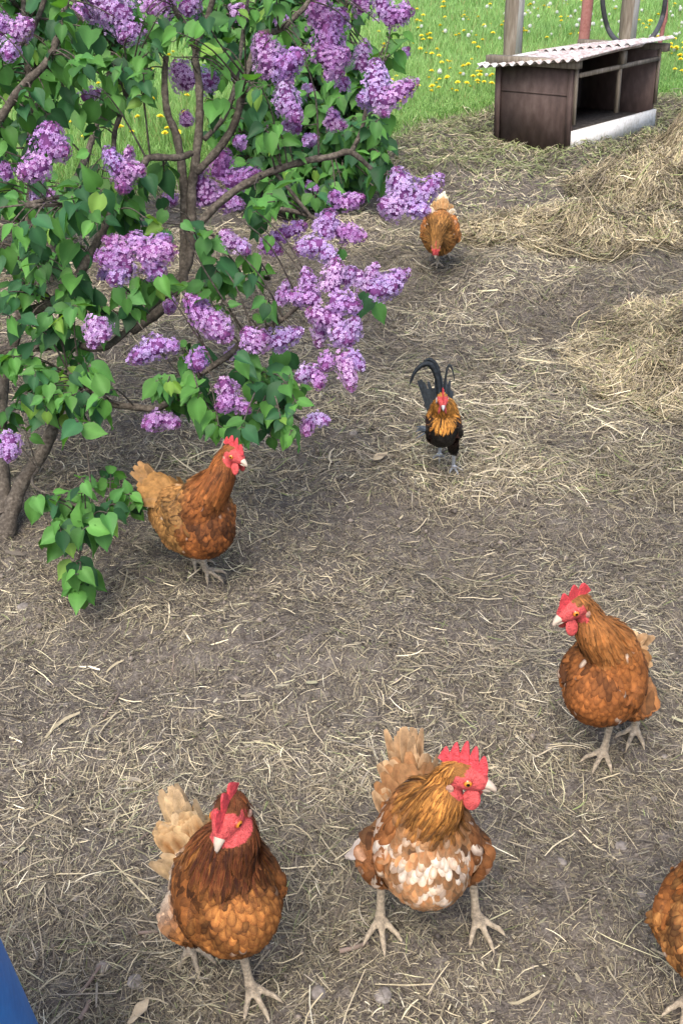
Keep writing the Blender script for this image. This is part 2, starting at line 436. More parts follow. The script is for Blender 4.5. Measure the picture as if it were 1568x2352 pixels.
# hay heaps
heap_labels = ['tangled brown hay heap in front of the shed board', 'tall hay heap at the right edge beside the shed',
               'wide loose hay heap at the right edge behind the standing hen', 'low flattened hay heap to the right of the pecking hen']
for i, (hx, hy, rx, ry, hh) in enumerate(HEAPS):
    root = empty('hay_heap', (hx, hy, float(base_h(hx, hy))))
    tag(root, heap_labels[i], 'hay heap', 'hay heaps on the right of the yard')
    tt = np.linspace(0, 2 * np.pi, 72, endpoint=False); rr = np.linspace(0, 1.0, 34)
    RR, TT = np.meshgrid(rr, tt, indexing='ij')
    X = hx + RR * rx * np.cos(TT); Y = hy + RR * ry * np.sin(TT)
    hz = heap_h(X, Y)
    Z = base_h(X, Y) + hz + .02 * (fbm(X * 30, Y * 30, 3) - .5) * (1 - RR) - .012 * (RR > .98)
    V = np.stack([X - hx, Y - hy, Z - float(base_h(hx, hy))], -1).reshape(-1, 3)
    n = 72
    F = [[a * n + j, (a + 1) * n + j, (a + 1) * n + (j + 1) % n, a * n + (j + 1) % n] for a in range(33) for j in range(n)]
    link('mound', npmesh('mound', V, np.array(F), M_hay), root)
    K = int(34000 * rx * ry / .3)
    a = rng.uniform(0, 2 * np.pi, K); q = np.sqrt(rng.random(K)) * 1.08
    x = hx + q * rx * np.cos(a); y = hy + q * ry * np.sin(a)
    s = 1 if hy > 4.5 else .72
    L = .075 * s * np.exp(rng.normal(0, .45, K)); W = .0028 * s * np.exp(rng.normal(0, .3, K))
    th = flow(x * 1.6, y * 1.6) + rng.normal(0, .75, K)
    c = straw_cols(K, .92, .06) * np.array([1.0, .97, .90]) * np.clip(.1 + 1.9 * fbm(x * 7, y * 7, 3)[:, None], .35, 1.35)
    v, f, c = ribbons(x, y, .002 + .035 * s * rng.random(K) ** 1.5, th, L, W, rng.normal(0, 1.4, K), rng.normal(0, .3, K) * L, rng.uniform(-1.1, 1.1, K), c)
    v = v - np.array([hx, hy, float(base_h(hx, hy))])
    link('hay_stalks', npmesh('hay_stalks', v, f, M_straw, c, False), root)

# ------------------------------------------------------------------ meadow grass
def blades(K, x, y, hgt, wid, col):
    az = rng.uniform(0, 6.28, K); lean = rng.uniform(.05, .6, K) * hgt; face = rng.uniform(0, 6.28, K)
    z0 = base_h(x, y) - .01
    wx = np.cos(face) * wid / 2; wy = np.sin(face) * wid / 2
    V = np.zeros((K, 5, 3))
    lx = np.cos(az) * lean; ly = np.sin(az) * lean
    V[:, 0] = np.stack([x - wx, y - wy, z0], -1); V[:, 1] = np.stack([x + wx, y + wy, z0], -1)
    V[:, 2] = np.stack([x + wx * .8 + lx * .35, y + wy * .8 + ly * .35, z0 + hgt * .6], -1)
    V[:, 3] = np.stack([x - wx * .8 + lx * .35, y - wy * .8 + ly * .35, z0 + hgt * .6], -1)
    V[:, 4] = np.stack([x + lx, y + ly, z0 + hgt], -1)
    b = np.arange(K)[:, None] * 5
    return V.reshape(-1, 3), [b + np.array([[0, 1, 2, 3]]), b + np.array([[3, 2, 4]])], np.repeat(col, 5, 0)
K = 300000
s = rng.random(K) ** 1.4 * 9
x = rng.uniform(-1, 1, K)
y = 0 * x
x = np.where(x < 0, x * (3.2 + .25 * s), x * (3.0 + .35 * s)) + .2
y = edge_y(x) + .0 + s
n = fbm(x * 1.2, y * 1.2, 3)
hgt = (.05 + .09 * fbm(x * 2 + 9, y * 2, 3)) * (.6 + .7 * rng.random(K)) * (.35 + .65 * sstep(.1, 1.3, s + .0))
col = np.stack([.20 + .17 * n, .38 + .18 * n, .13 + .09 * n], -1) * (.7 + .6 * rng.random((K, 1)))
dry = rng.random(K) < .06
col[dry] = np.array([.38, .36, .18])
V, F, cc = blades(K, x, y, hgt * .85, .0045 + .0009 * s, col)
o = link('meadow_grass', npmesh('meadow_grass', V, F, M_grass, cc, False))
tag(o, 'fresh green meadow grass growing beyond the edge of the yard', 'grass', kind='stuff')

# flowers of the meadow
M_yel = noisemat('dandelion_yellow', [(.3, (.80, .62, .02)), (.7, (.92, .80, .06))], scale=200, bump=.5, bscale=400, bdist=.003)
M_clock = noisemat('dandelion_clock', [(.3, (.62, .64, .62)), (.7, (.8, .82, .8))], scale=300, bump=1, bscale=500, bdist=.004)
M_stem = noisemat('stem_green', [(.3, (.10, .2, .05)), (.7, (.16, .28, .08))], scale=50)
def flower_mesh(kind):
    mb = MB()
    mb.tube([(0, 0, 0), (.006, 0, .08), (.002, .003, .135)], .003, 5)
    me = None
    V0 = len(mb.F)
    nstem = sum(len(f) for f in mb.F)
    if kind == 'yellow':
        for ring, (r, zz) in enumerate([(.026, .135), (.019, .142), (.010, .147)]):
            k = 14 - 3 * ring
            for i in range(k):
                a = 2 * math.pi * i / k + ring * .3
                d = np.array([math.cos(a), math.sin(a), 0]); e = np.array([-math.sin(a), math.cos(a), 0])
                c0 = np.array([.002, .003, zz - .008])
                V = [c0 - e * .002, c0 + e * .002, c0 + d * r + e * .005 + [0, 0, .008], c0 + d * r - e * .005 + [0, 0, .008]]
                mb.add(V, [[0, 1, 2, 3]])
    else:
        for i in range(90):
            zz = 1 - 2 * (i + .5) / 90; a = i * 2.39996
            rr = math.sqrt(1 - zz * zz); d = np.array([rr * math.cos(a), rr * math.sin(a), zz])
            c0 = np.array([.002, .003, .155]); e = np.cross(d, [.3, .2, 1]); e /= np.linalg.norm(e); g = np.cross(d, e)
            q = c0 + d * .023
            mb.add([q - e * .0045, q - g * .0045, q + e * .0045, q + g * .0045], [[0, 1, 2, 3]])
            mb.add([c0, c0 + e * .001, q + e * .0006, q], [[0, 1, 2, 3]])
    F = np.concatenate(mb.F); tri = F[:, 2] == F[:, 3]
    me = npmesh(kind, np.concatenate(mb.V), [F[~tri], F[tri][:, :3]], M_stem, None, False)
    me.materials.append(M_yel if kind == 'yellow' else M_clock)
    zc = np.array([p.center.z for p in me.polygons])
    idx = (zc > (.1262 if kind == 'yellow' else .134)).astype(np.int32)
    me.polygons.foreach_set('material_index', idx)
    return me
FY = flower_mesh('yellow'); FW = flower_mesh('clock')
def plant(me, u, v, sc, name, label, cat, grp):
    p = ground(u, v)
    if p[1] < edge_y(p[0]) + .12: return
    o = link(name, me, loc=(p[0], p[1], float(base_h(p[0], p[1])) - .02))
    o.rotation_euler = (random.uniform(-.2, .2), random.uniform(-.2, .2), random.uniform(0, 6.28)); o.scale = (sc,) * 3
    tag(o, label, cat, grp)
pr = random.Random(3)
for i in range(290):
    if i < 150: u, v = pr.gauss(1030, 110), abs(pr.gauss(0, 1)) * 0 + pr.uniform(10, 265)
    elif i < 205: u, v = pr.uniform(1130, 1560), pr.uniform(0, 130)
    elif i < 225: u, v = pr.uniform(1490, 1566), pr.uniform(100, 190)
    else: u, v = pr.uniform(0, 430), pr.uniform(120, 345)
    if u > 1130 and v > 110 and u < 1490: continue
    if 820 < u < 1120 and v > 330 - (u - 820) * .25 - 40: continue
    left = u < 440
    plant(FY, u, v, pr.uniform(.5, .85), 'dandelion_flower', 'small yellow dandelion in the grass seen behind the lilac branches' if left else
          ('small yellow dandelion in the meadow between the lilac and the shed' if u < 1130 else 'small yellow dandelion in the meadow above the shed roof'),
          'dandelion', 'yellow dandelions in the meadow')
for i in range(95):
    if i < 70: u, v = pr.uniform(1190, 1566), pr.uniform(0, 110)
    elif i < 84: u, v = pr.uniform(940, 1190), pr.uniform(0, 110)
    elif i < 90: u, v = pr.uniform(1500, 1566), pr.uniform(80, 180)
    else: u, v = pr.uniform(1000, 1130), pr.uniform(170, 220)
    plant(FW, u, v, pr.uniform(.45, .75), 'dandelion_clock', 'round white dandelion seed head in the meadow around the posts' if u > 1190 else 'round white dandelion seed head in the meadow left of the first post', 'dandelion', 'white dandelion seed heads')

# ------------------------------------------------------------------ shed, posts
exec_shed = True
M_panel = noisemat('brown_panel', [(.3, (.050, .036, .033)), (.5, (.092, .064, .058)), (.7, (.15, .112, .10))], scale=2.5, scale2=25, stretch=(1, 1, .5),
                   bump=.15, bscale=40, rough=.7, spec=.25)
M_roofm = noisemat('weathered_sheet', [(.3, (.20, .13, .12)), (.42, (.33, .25, .24)), (.50, (.40, .365, .36)), (.60, (.58, .58, .59))], scale=6, scale2=40,
                   bump=.2, bscale=60, rough=.75)
M_wood = noisemat('grey_timber', [(.3, (.10, .082, .062)), (.5, (.20, .17, .135)), (.7, (.34, .31, .27))], scale=6, scale2=70, stretch=(1, 1, .12),
                  bump=.6, bscale=40, rough=.9)
M_white = noisemat('white_paint', [(.25, (.22, .19, .15)), (.40, (.52, .51, .48)), (.52, (.68, .68, .67)), (.7, (.76, .77, .77))], scale=8, scale2=50, bump=.15, bscale=40, rough=.6)
def shed():
    B = ground(1308, 343); L1, L2, hh = .54, .91, .465
    th = R(46)
    z0 = float(min(T(B[0], B[1]), .03)) - .015
    root = empty('animal_shed', (B[0], B[1], z0), th); root.rotation_euler = (R(-3), 0, th)
    tag(root, 'low brown open fronted shed with corrugated roof and white kick board', 'shed')
    # local: x along the open front (away to the right), y across the depth (left-back)
    t = .018
    def bx(name, c, d, mat, M=None, parent=root, bev=.002):
        mb = MB(); mb.box(c, d, M); me = mb.mesh(name, mat, False)
        return link(name, me, parent)
    bx('side_panel', (t / 2, L1 / 2, hh / 2), (t, L1, hh), M_panel)
    bx('side_panel', (L2 - t / 2, L1 / 2, hh / 2 - .004), (t, L1, hh - .008), M_panel)
    bx('back_panel', (L2 / 2, L1 - t / 2 - .003, hh / 2 - .006), (L2 - 2 * t - .004, t, hh - .012), M_panel)
    bx('kick_board', (L2 / 2, -.011, .055), (L2 + .004, .02, .125), M_white)
    mb = MB(); mb.box((L2 / 2, L1 / 2, .06), (L2 - 2 * t - .006, L1 - .04, .06)); link('floor_bedding', mb.mesh('floor_bedding', M_soil, False), root)
    # edge laths on the side panel
    bx('corner_lath', (-.007, .018, hh / 2 - .01), (.012, .032, hh - .02), M_panel)
    bx('corner_lath', (-.007, L1 - .02, hh / 2 - .01), (.012, .036, hh - .02), M_panel)
    bx('joint_strip', (-.0025, L1 / 2, hh * .66), (.005, L1 - .075, .006), M_panel)
    bx('front_post', (.006, -.012, hh / 2 + .075), (.012, .018, hh - .152), M_wood)
    bx('front_post', (L2 * .50, -.012, hh / 2 + .078), (.022, .022, hh - .16), M_wood)
    bx('front_post', (L2 - .008, -.012, hh / 2 + .075), (.014, .018, hh - .152), M_wood)
    bx('rail', (L2 / 2, -.012, hh - .052), (L2 - .04, .026, .022), M_wood)
    bx('rail', (-.022, L1 / 2, hh + .012), (.05, L1 + .09, .045), M_wood)
    bx('rail', (L2 + .028, L1 / 2, hh + .006), (.05, L1 + .09, .045), M_wood)
    bx('bracket', (L2 * .5, -.028, hh + .0), (.04, .03, .07), M_wood)
    # corrugated roof: corrugations run along x, wave across y; slopes to the back a little
    def sheet(x0, x1, y0, y1, zo, tilt, waves_per=.062, amp=.009):
        ny = int((y1 - y0) / waves_per * 12); nx = 10
        ysv = np.linspace(y0, y1, ny); xsv = np.linspace(x0, x1, nx)
        X, Y = np.meshgrid(xsv, ysv, indexing='ij')
        Z = hh + .052 + zo + amp * np.sin(2 * np.pi * Y / waves_per) + tilt * (X - x0) - .105 * (Y - y0) + .004 * np.sin(X * 5)
        top = np.stack([X, Y, Z], -1).reshape(-1, 3); bot = top - [0, 0, .003]
        V = np.concatenate([top, bot]); N = len(top)
        F = []
        for i in range(nx - 1):
            for j in range(ny - 1):
                a = i * ny + j; F.append([a, a + ny, a + ny + 1, a + 1]); F.append([N + a, N + a + 1, N + a + ny + 1, N + a + ny])
        for j in range(ny - 1):
            for i in (0, nx - 1):
                a = i * ny + j; F.append([a, a + 1, N + a + 1, N + a])
        for i in range(nx - 1):
            for j in (0, ny - 1):
                a = i * ny + j; F.append([a, a + ny, N + a + ny, N + a])
        return npmesh('roof_sheet', V, np.array(F), M_roofm, None, True)
    link('roof_sheet', sheet(-.10, L2 * .62, -.10, L1 + .07, 0, .012), root)
    link('roof_sheet', sheet(L2 * .50, L2 + .055, -.07, L1 + .08, .018, .0), root)
    r3 = sheet(-.07, L2 * .55, L1 - .02, L1 + .09, -.058, .012); r3.materials[0] = M_white
    link('edge_sheet', r3, root)
shed()

def post(u0, v0, y, wu, label, mat, name='wooden_post', round_=False, hgt=2.1, cat='post', lean=0):
    r = ray(u0, v0); p = CAM + r * (y / r[1])
    z0 = float(T(p[0], y)) - .08
    wdt = wu / FD * (y * math.cos(PITCH))
    root = empty(name, (p[0], y, z0))
    tag(root, label, cat)
    mb = MB()
    zs = np.linspace(0, hgt, 14)
    if round_:
        mb.tube([(0, 0, q) for q in zs], wdt / 2, 20)
        link('pipe', mb.mesh(name, mat), root)
        mb = MB(); 
        for q in (.98, 1.6): mb.tube([(0, 0, q), (0, 0, q + .035)], wdt / 2 + .006, 20)
        link('pipe_collar', mb.mesh('pipe_collar', mat), root)
    else:
        pts = [(lean * q + .006 * math.sin(q * 5), 0, q) for q in zs]
        mb.tube(pts, np.full(14, wdt * .60), 9, jit=.22)
        link('round_side', mb.mesh(name, mat), root)
        mb = MB(); mb.box((wdt * .34 + lean * hgt / 2, -.052, hgt / 2), (wdt * .34, .025, hgt * .995)); link('sawn_face', mb.mesh('sawn_face', M_white2, False), root)
M_white2 = noisemat('bleached_timber', [(.3, (.24, .22, .20)), (.5, (.46, .45, .44)), (.7, (.62, .62, .63))], scale=5, scale2=60, stretch=(1, 1, .1), bump=.5, bscale=40)
M_rust = noisemat('red_primer', [(.3, (.20, .075, .065)), (.5, (.34, .145, .13)), (.68, (.40, .20, .18)), (.8, (.55, .38, .36))], scale=7, scale2=60, bump=.2, bscale=50, rough=.7)
M_rubber = noisemat('black_rubber', [(.3, (.03, .032, .036)), (.7, (.07, .072, .08))], scale=10, bump=.2, rough=.55)
post(1176, 80, 8.05, 40, 'weathered grey post with bleached sawn face left of the red pipe', M_wood)
post(1441, 60, 8.35, 36, 'dark weathered post inside the loop of black hose', M_wood, lean=-.005)
post(1343, 60, 8.6, 27, 'upright red brown painted metal pipe behind the shed', M_rust, 'metal_pipe', True, 2.2, 'pipe')
yy = 8.3
pts = []
for u, v in [(1392, -260), (1383, -120), (1382, -20), (1386, 30), (1398, 72), (1420, 96), (1450, 105), (1480, 100), (1502, 78), (1518, 45), (1526, 5), (1528, -60), (1518, -160), (1500, -260)]:
    r = ray(u, v); q = CAM + r * ((yy - (.25 if 1400 < u < 1515 and v > 0 else 0)) / r[1]); pts.append(q)
def smooth_path(pts, n=8):
    pts = [Vector(p) for p in pts]; out = []
    for i in range(len(pts) - 1):
        p0 = pts[max(i - 1, 0)]; p1 = pts[i]; p2 = pts[i + 1]; p3 = pts[min(i + 2, len(pts) - 1)]
        for k in range(n):
            t = k / n
            out.append(.5 * ((2 * p1) + (-p0 + p2) * t + (2 * p0 - 5 * p1 + 4 * p2 - p3) * t * t + (-p0 + 3 * p1 - 3 * p2 + p3) * t ** 3))
    out.append(pts[-1]); return np.array([tuple(p) for p in out])
mb = MB(); mb.tube(smooth_path(pts), .017, 10)
mh = mb.mesh('hose', M_rubber)
o = link('hose', mh); tag(o, 'black rubber hose hanging in a loop round the dark post', 'hose')
mb = MB()
pts = [ (lambda r: CAM + r * (8.45 / r[1]))(ray(u, v)) for u, v in [(1530, -200), (1528, 20), (1522, 60), (1512, 110), (1506, 135)]]
mb.tube(smooth_path(pts), .016, 8); o = link('iron_bar', mb.mesh('iron_bar', M_rust)); tag(o, 'thin rusty upright bar crossing the hose right of the dark post', 'bar')
# stub post at the meadow edge, plank edge
p = ground(857, 333)
mb = MB(); mb.tube([(0, 0, -.05), (.004, 0, .1), (0, .004, .17), (0, 0, .175)], [.034, .033, .032, .028], 9, jit=.2)
o = link('stub_post', mb.mesh('stub_post', M_wood), loc=tuple(p)); tag(o, 'short split wooden stake at the foot of the rear lilac', 'stake')

# ------------------------------------------------------------------ blue tub (bottom left corner)
M_blue = noisemat('blue_plastic', [(.3, (.006, .11, .34)), (.5, (.010, .15, .43)), (.75, (.03, .21, .52))], scale=14, scale2=90, bump=.12, bscale=80, bdist=.004, rough=.45, spec=.4)
root = empty('plastic_tub', (-.54, .65, float(T(-.5, .62)) - .01))
tag(root, 'smooth bright blue plastic tub cut off by the bottom left corner', 'tub')
prof = [(.250, 0.0), (.252, .02), (.247, .045), (.237, .14), (.222, .30), (.205, .46), (.190, .60), (.176, .66), (.12, .70), (.001, .71)]
def lathe(prof, n=64):
    V = [[r * math.cos(2 * math.pi * j / n), r * math.sin(2 * math.pi * j / n), z] for r, z in prof for j in range(n)]
    F = [[a * n + j, a * n + (j + 1) % n, (a + 1) * n + (j + 1) % n, (a + 1) * n + j] for a in range(len(prof) - 1) for j in range(n)]
    return np.array(V), np.array(F)
V, F = lathe(smooth_path([(a, 0, b) for a, b in prof], 5)[:, [0, 2]])
link('shell', npmesh('shell', V, F, M_blue), root)
mb = MB(); n = 65
mb.tube([( .255 * math.cos(2 * math.pi * i / 64), .255 * math.sin(2 * math.pi * i / 64), .014) for i in range(n)], .011, 8, cap=False)
link('rim', mb.mesh('rim', M_blue), root)

# ------------------------------------------------------------------ poultry
def loft(mb, secs, n=20, axis_up=(0, 0, 1)):
    """secs: list of (centre, r_side, r_up); closed tube of ellipses across the path"""
    pts = np.array([s[0] for s in secs], float)
    tan = np.gradient(pts, axis=0); tan /= np.linalg.norm(tan, axis=1)[:, None] + 1e-9
    V = []; up0 = np.array(axis_up, float)
    for i, s in enumerate(secs):
        t = tan[i]; a = np.cross(up0, t); a /= np.linalg.norm(a) + 1e-9; b = np.cross(t, a)
        th = np.linspace(0, 2 * np.pi, n, endpoint=False)
        V.append(pts[i] + (np.cos(th) * s[1])[:, None] * a + (np.sin(th) * s[2])[:, None] * b)
    V.append(pts[:1]); V.append(pts[-1:]); V = np.concatenate(V); m = len(secs)
    F = [[i * n + j, i * n + (j + 1) % n, (i + 1) * n + (j + 1) % n, (i + 1) * n + j] for i in range(m - 1) for j in range(n)]
    F += [[(j + 1) % n, j, m * n, m * n] for j in range(n)] + [[(m - 1) * n + j, (m - 1) * n + (j + 1) % n, m * n + 1, m * n + 1] for j in range(n)]
    mb.add(V, F)
def ellip(mb, c, r, M=None, n=16, col=(1, 1, 1)):
    th = np.linspace(0, np.pi, n // 2 + 1)
    V = [[math.sin(t) * math.cos(p), math.sin(t) * math.sin(p), math.cos(t)] for t in th for p in np.linspace(0, 2 * np.pi, n, endpoint=False)]
    V = np.array(V) * np.array(r)
    if M is not None: V = V @ np.array(M).T
    F = [[i * n + j, (i + 1) * n + j, (i + 1) * n + (j + 1) % n, i * n + (j + 1) % n] for i in range(n // 2) for j in range(n)]
    mb.add(V + np.array(c), F, col)

def feathers(pts, nrm, dr, L, W, c0, c1, lift, h0, bvh, drop=None, tipc=None):
    """pts,nrm,dr (K,3) arrays; hugging the surface through the bvh"""
    K = len(pts)
    ts = np.array([0, .3, .62, .86, 1.0]); wp = np.array([.45, .92, 1.0, .74, .38]); cols = np.array([-1, 0, 1.])
    side = np.cross(nrm, dr); side /= np.linalg.norm(side, axis=1)[:, None] + 1e-9
    V = np.zeros((K, 5, 3, 3)); CC = np.zeros((K, 5, 3, 3))
    for i, t in enumerate(ts):
        q = pts + dr * (L * t)[:, None]
        if bvh is not None:
            qq = np.empty_like(q); nn = np.empty_like(q)
            for k in range(K):
                co, no, _, dist = bvh.find_nearest(q[k].tolist())
                if co is None: qq[k] = q[k]; nn[k] = nrm[k]
                else: qq[k] = co; nn[k] = no
            # let long feathers bridge hollows
            base = qq + nn * (h0 + lift * t)[:, None]
        else:
            base = q + nrm * (h0 + lift * t)[:, None]; nn = nrm
            if drop is not None: base = base + drop * (t * t)
        for j, c in enumerate(cols):
            V[:, i, j] = base + side * (W * .5 * wp[i] * c)[:, None] - nn * (W * .05 * abs(c))[:, None]
            e = max(abs(c) * .75, .9 if t > .95 else (.5 if t > .8 else 0))
            if abs(c) == 0 and t < .8: e = .0
            CC[:, i, j] = c0 * (1 - e) + c1 * e
            if tipc is not None and t > .8: CC[:, i, j] = CC[:, i, j] * .4 + tipc * .6
    f = np.array([[i * 3 + j, i * 3 + j + 1, (i + 1) * 3 + j + 1, (i + 1) * 3 + j] for i in range(4) for j in range(2)])
    F = (np.arange(K)[:, None, None] * 15 + f[None]).reshape(-1, 4)
    return V.reshape(-1, 3), F, CC.reshape(-1, 3)

def rot_to(f, up=(0, 0, 1)):
    f = np.array(f, float); f /= np.linalg.norm(f); s = np.cross(up, f); s /= np.linalg.norm(s); u = np.cross(f, s)
    return np.stack([f, s, u], 1)           # columns: forward, left, up

RED = np.array([.56, .085, .085]); 
def bird(name, label, cat, root_xy, psi, head, hyaw, hpitch, feet, pal, scale=1.0, kind='hen', seed=1, comb_h=.030, comb_lean=.0, whites=(), wamt=.03, group=None, tail_dir=None, fat=1.0, densf=1.0, bodypitch=0.0, comb_teeth=5, tail_el=.8, tail_len=1.0, cape=.30, hsize=1.16):
    """psi: heading; head: world point of the head centre; hyaw/hpitch: world heading and pitch of the face; feet: world points (left, right)"""
    rg = np.random.default_rng(seed)
    s = scale
    zr = float(base_h(*root_xy)) + .004
    lift_ = .050 if kind == 'rooster' else 0.0
    root = empty(name, (root_xy[0], root_xy[1], zr), psi)
    tag(root, label, cat, group)
    cs, sn_ = math.cos(-psi), math.sin(-psi)
    def loc(p):
        d = np.array(p, float) - np.array([root_xy[0], root_xy[1], zr])
        return np.array([d[0] * cs - d[1] * sn_, d[0] * sn_ + d[1] * cs, d[2]]) / s
    hd = loc(head)
    fy = hyaw - psi
    fdir = np.array([math.cos(fy) * math.cos(hpitch), math.sin(fy) * math.cos(hpitch), math.sin(hpitch)])
    HM = rot_to(fdir)
    HS = 1.0 if bodypitch < -.05 else hsize
    def hp(a, b, c): return hd + HM @ (np.array([a, b, c]) * HS)
    mb = MB()
    rooster = kind == 'rooster'
    bp = bodypitch
    if bp > .1 and not rooster: bp += .10; fat *= .93
    def bpt(x, z):                 # pitch the trunk about (0,.2)
        dx, dz = x, z - .2
        return np.array([dx * math.cos(bp) - dz * math.sin(bp), 0, .2 + lift_ + dx * math.sin(bp) + dz * math.cos(bp)])
    secs = [(.112, .205, .006, .006), (.106, .205, .032, .036), (.088, .203, .060, .064), (.055, .198, .081, .082), (.015, .197, .089, .088), (-.025, .201, .086, .084),
            (-.065, .210, .073, .074), (-.095, .220, .056, .062), (-.112, .224, .040, .046), (-.121, .226, .020, .024), (-.124, .227, .005, .006)]
    loft(mb, [(bpt(x, z - (.018 if not rooster else 0)), ry * fat, rz * fat * 1.07) for x, z, ry, rz in secs], 28)
    nb0 = bpt(.045, .225); nb1 = bpt(.075, .262)
    back = hd - HM[:, 0] * .013 * HS - HM[:, 2] * .010 * HS
    d1 = nb1 + (back - nb1) * .45 + np.array([.004, 0, .004]) + (np.array([.012, 0, 0]) if hd[2] > .3 else np.array([.0, 0, .02]))
    d2 = nb1 + (back - nb1) * .78
    path = smooth_path([nb0, nb1, d1, d2, back], 4)
    rr = np.interp(np.linspace(0, 1, len(path)), [0, .22, .45, .72, .92, 1], [.066, .050, .033, .0235, .0215, .020]) * (1.02 if rooster else 1.0)
    loft(mb, [(p, r, r * 1.05) for p, r in zip(path, rr)], 18, axis_up=tuple(HM[:, 1] * 0 + np.array([.3, .8, .2])))
    # head
    hs = [(-.026, -.004, .004, .004), (-.022, -.003, .012, .013), (-.010, 0, .0185, .0190), (.004, .001, .0185, .0185), (.016, -.002, .0145, .0145), (.026, -.005, .010, .0105), (.031, -.006, .004, .004)]
    loft(mb, [(hp(a, 0, c), ry * HS, rz * HS) for a, c, ry, rz in hs], 18, axis_up=tuple(HM[:, 2]))
    # folded wings
    for sy in (1, -1):
        c = bpt(.006, .206); c[1] = sy * .064 * fat
        WM = rot_to((-math.cos(bp - .35), -sy * .30, -math.sin(bp - .35)))
        ellip(mb, c, (.068, .019, .048) if not rooster else (.085, .010, .042), WM, 20)
    # vent fluff
    if not rooster:
        ellip(mb, bpt(-.082, .188), (.060, .060 * fat, .058), None, 20)
    # legs
    feetl = [loc(f) for f in feet]
    legs = []
    for sy, f in zip((1, -1), feetl):
        f = f.copy(); f[2] = max(f[2], .0) + .005
        hk = np.array([f[0] - .032 + .055 * float(sstep(-.01, -.09, f[0])), f[1] * .92, f[2] + .088])
        hip = np.array([.0, sy * (.045 if not rooster else .034), .175 + lift_])
        kn = (hip + hk) / 2 + np.array([.018, 0, .0])
        lk = .62 if rooster else 1.0
        loft(mb, [(hip, .046 * lk, .05 * lk), (kn + [0, 0, .012], .040 * lk ** 1.4, .046 * lk ** 1.4), (kn * .35 + hk * .65, .025 * lk, .029 * lk), (hk, .0095, .011), (hk * .95 + f * .05, .008, .009)], 14, axis_up=(0, 1, 0.01))
        loft(mb, [(hk + (f - hk) * t + [.002 * math.sin(3 * t), 0, 0], r, r * 1.1) for t, r in ((-.05, .0085), (.1, .0082), (.4, .0064), (.75, .0062), (.93, .0085), (1.0, .007))], 12, axis_up=(0, 1, 0.01))
        toe_base = f + [0, 0, .004]
        yawf = rg.uniform(-.15, .15) + sy * .12
        for ang, ln in ((-.62, .050), (0.0, .062), (.62, .050), (3.05, .024)):
            a = yawf + ang
            d = np.array([math.cos(a), math.sin(a), 0])
            up = .006 if ang < 3 else .008
            P_ = [toe_base + d * (ln * t) + [0, 0, zz] for t, zz in ((0, .002), (.25, up), (.55, .002), (.8, .003), (.93, -.001), (1.12, -.007))]
            rad = [.0065, .0056, .0050, .0046, .0034, .0012]
            loft(mb, [(p, r, r) for p, r in zip(P_, rad)], 10, axis_up=(0, 0, 1))
        legs.append((f, hk))
    me0 = mb.mesh('tmp', None)
    tmp = bpy.data.objects.new('tmp', me0); C.objects.link(tmp)
    rm = tmp.modifiers.new('r', 'REMESH'); rm.mode = 'VOXEL'; rm.voxel_size = .0026; rm.use_smooth_shade = True
    sm = tmp.modifiers.new('s', 'SMOOTH'); sm.factor = .5; sm.iterations = 3
    dg = bpy.context.evaluated_depsgraph_get()
    body = bpy.data.meshes.new_from_object(tmp.evaluated_get(dg))
    bpy.data.objects.remove(tmp); bpy.data.meshes.remove(me0)
    body.name = 'body'
    nv = len(body.vertices)
    co = np.empty(nv * 3, np.float32); body.vertices.foreach_get('co', co); co = co.reshape(-1, 3).astype(float)
    # regions
    hl = (co - hd) @ HM / HS
    face = (np.linalg.norm((hl - [.009, 0, -.006]) / np.array([.027, .03, .024]), axis=1) < 1.0) & (hl[:, 0] > -.012)
    if not rooster: face &= ~((hl[:, 2] > .010) & (hl[:, 0] < .004))
    legm = np.zeros(nv, bool)
    for f, hk in legs:
        legm |= (co[:, 2] < hk[2] - .004) & (np.linalg.norm(co[:, :2] - f[:2], axis=1) < .075)
    def dseg(X, a, b):
        a = np.array(a); b = np.array(b); ab = b - a
        t = np.clip(((X - a) @ ab) / (ab @ ab), 0, 1)
        return np.linalg.norm(X - a - t[:, None] * ab, axis=1), t
    def shade(X, jit=0):
        """feather colour centre, edge by position"""
        K = len(X)
        dn = np.full(K, 9.); tn = np.zeros(K)
        for i in range(len(path) - 1):
            d, t = dseg(X, path[i], path[i + 1]); q = d < dn; dn[q] = d[q]; tn[q] = (i + t[q]) / (len(path) - 1)
        tn = tn + rg.normal(0, 1, K) * jit
        neck = sstep(cape, cape + .18, tn + .03 * np.sin(np.arctan2(X[:, 1], X[:, 0] - .03) * 9)) * (dn < .075)
        wing = (np.abs(X[:, 1]) > .060 * fat) & (X[:, 0] < .06) & (X[:, 2] > .165)
        fluff = sstep(.02, -.08, X[:, 0]) * sstep(.235, .175, X[:, 2]) + sstep(.13, .10, X[:, 2])
        breast = sstep(.02, .08, X[:, 0])
        c0 = np.tile(pal['body'], (K, 1)); c1 = np.tile(pal['body_edge'], (K, 1))
        def mixin(w, a, b):
            nonlocal c0, c1
            w = np.clip(w, 0, 1)[:, None]; c0 = c0 * (1 - w) + np.array(a) * w; c1 = c1 * (1 - w) + np.array(b) * w
        mixin(breast, pal['breast'], pal['breast_edge'])
        mixin(wing * 1., pal['wing'], pal['wing_edge'])
        mixin(fluff, pal['fluff'], pal['fluff'])
        mixin(neck, pal['neck'], pal['neck_edge'])
        mixin(sstep(-.12, -.17, X[:, 0]), pal['tail'], pal['tail'])
        return c0, c1, neck, fluff, wing, breast
    c0, c1, neck, fl, wg, br = shade(co)
    col = (c0 + c1) * .45
    col[face] = RED * .95
    legc = np.array(pal['leg'])
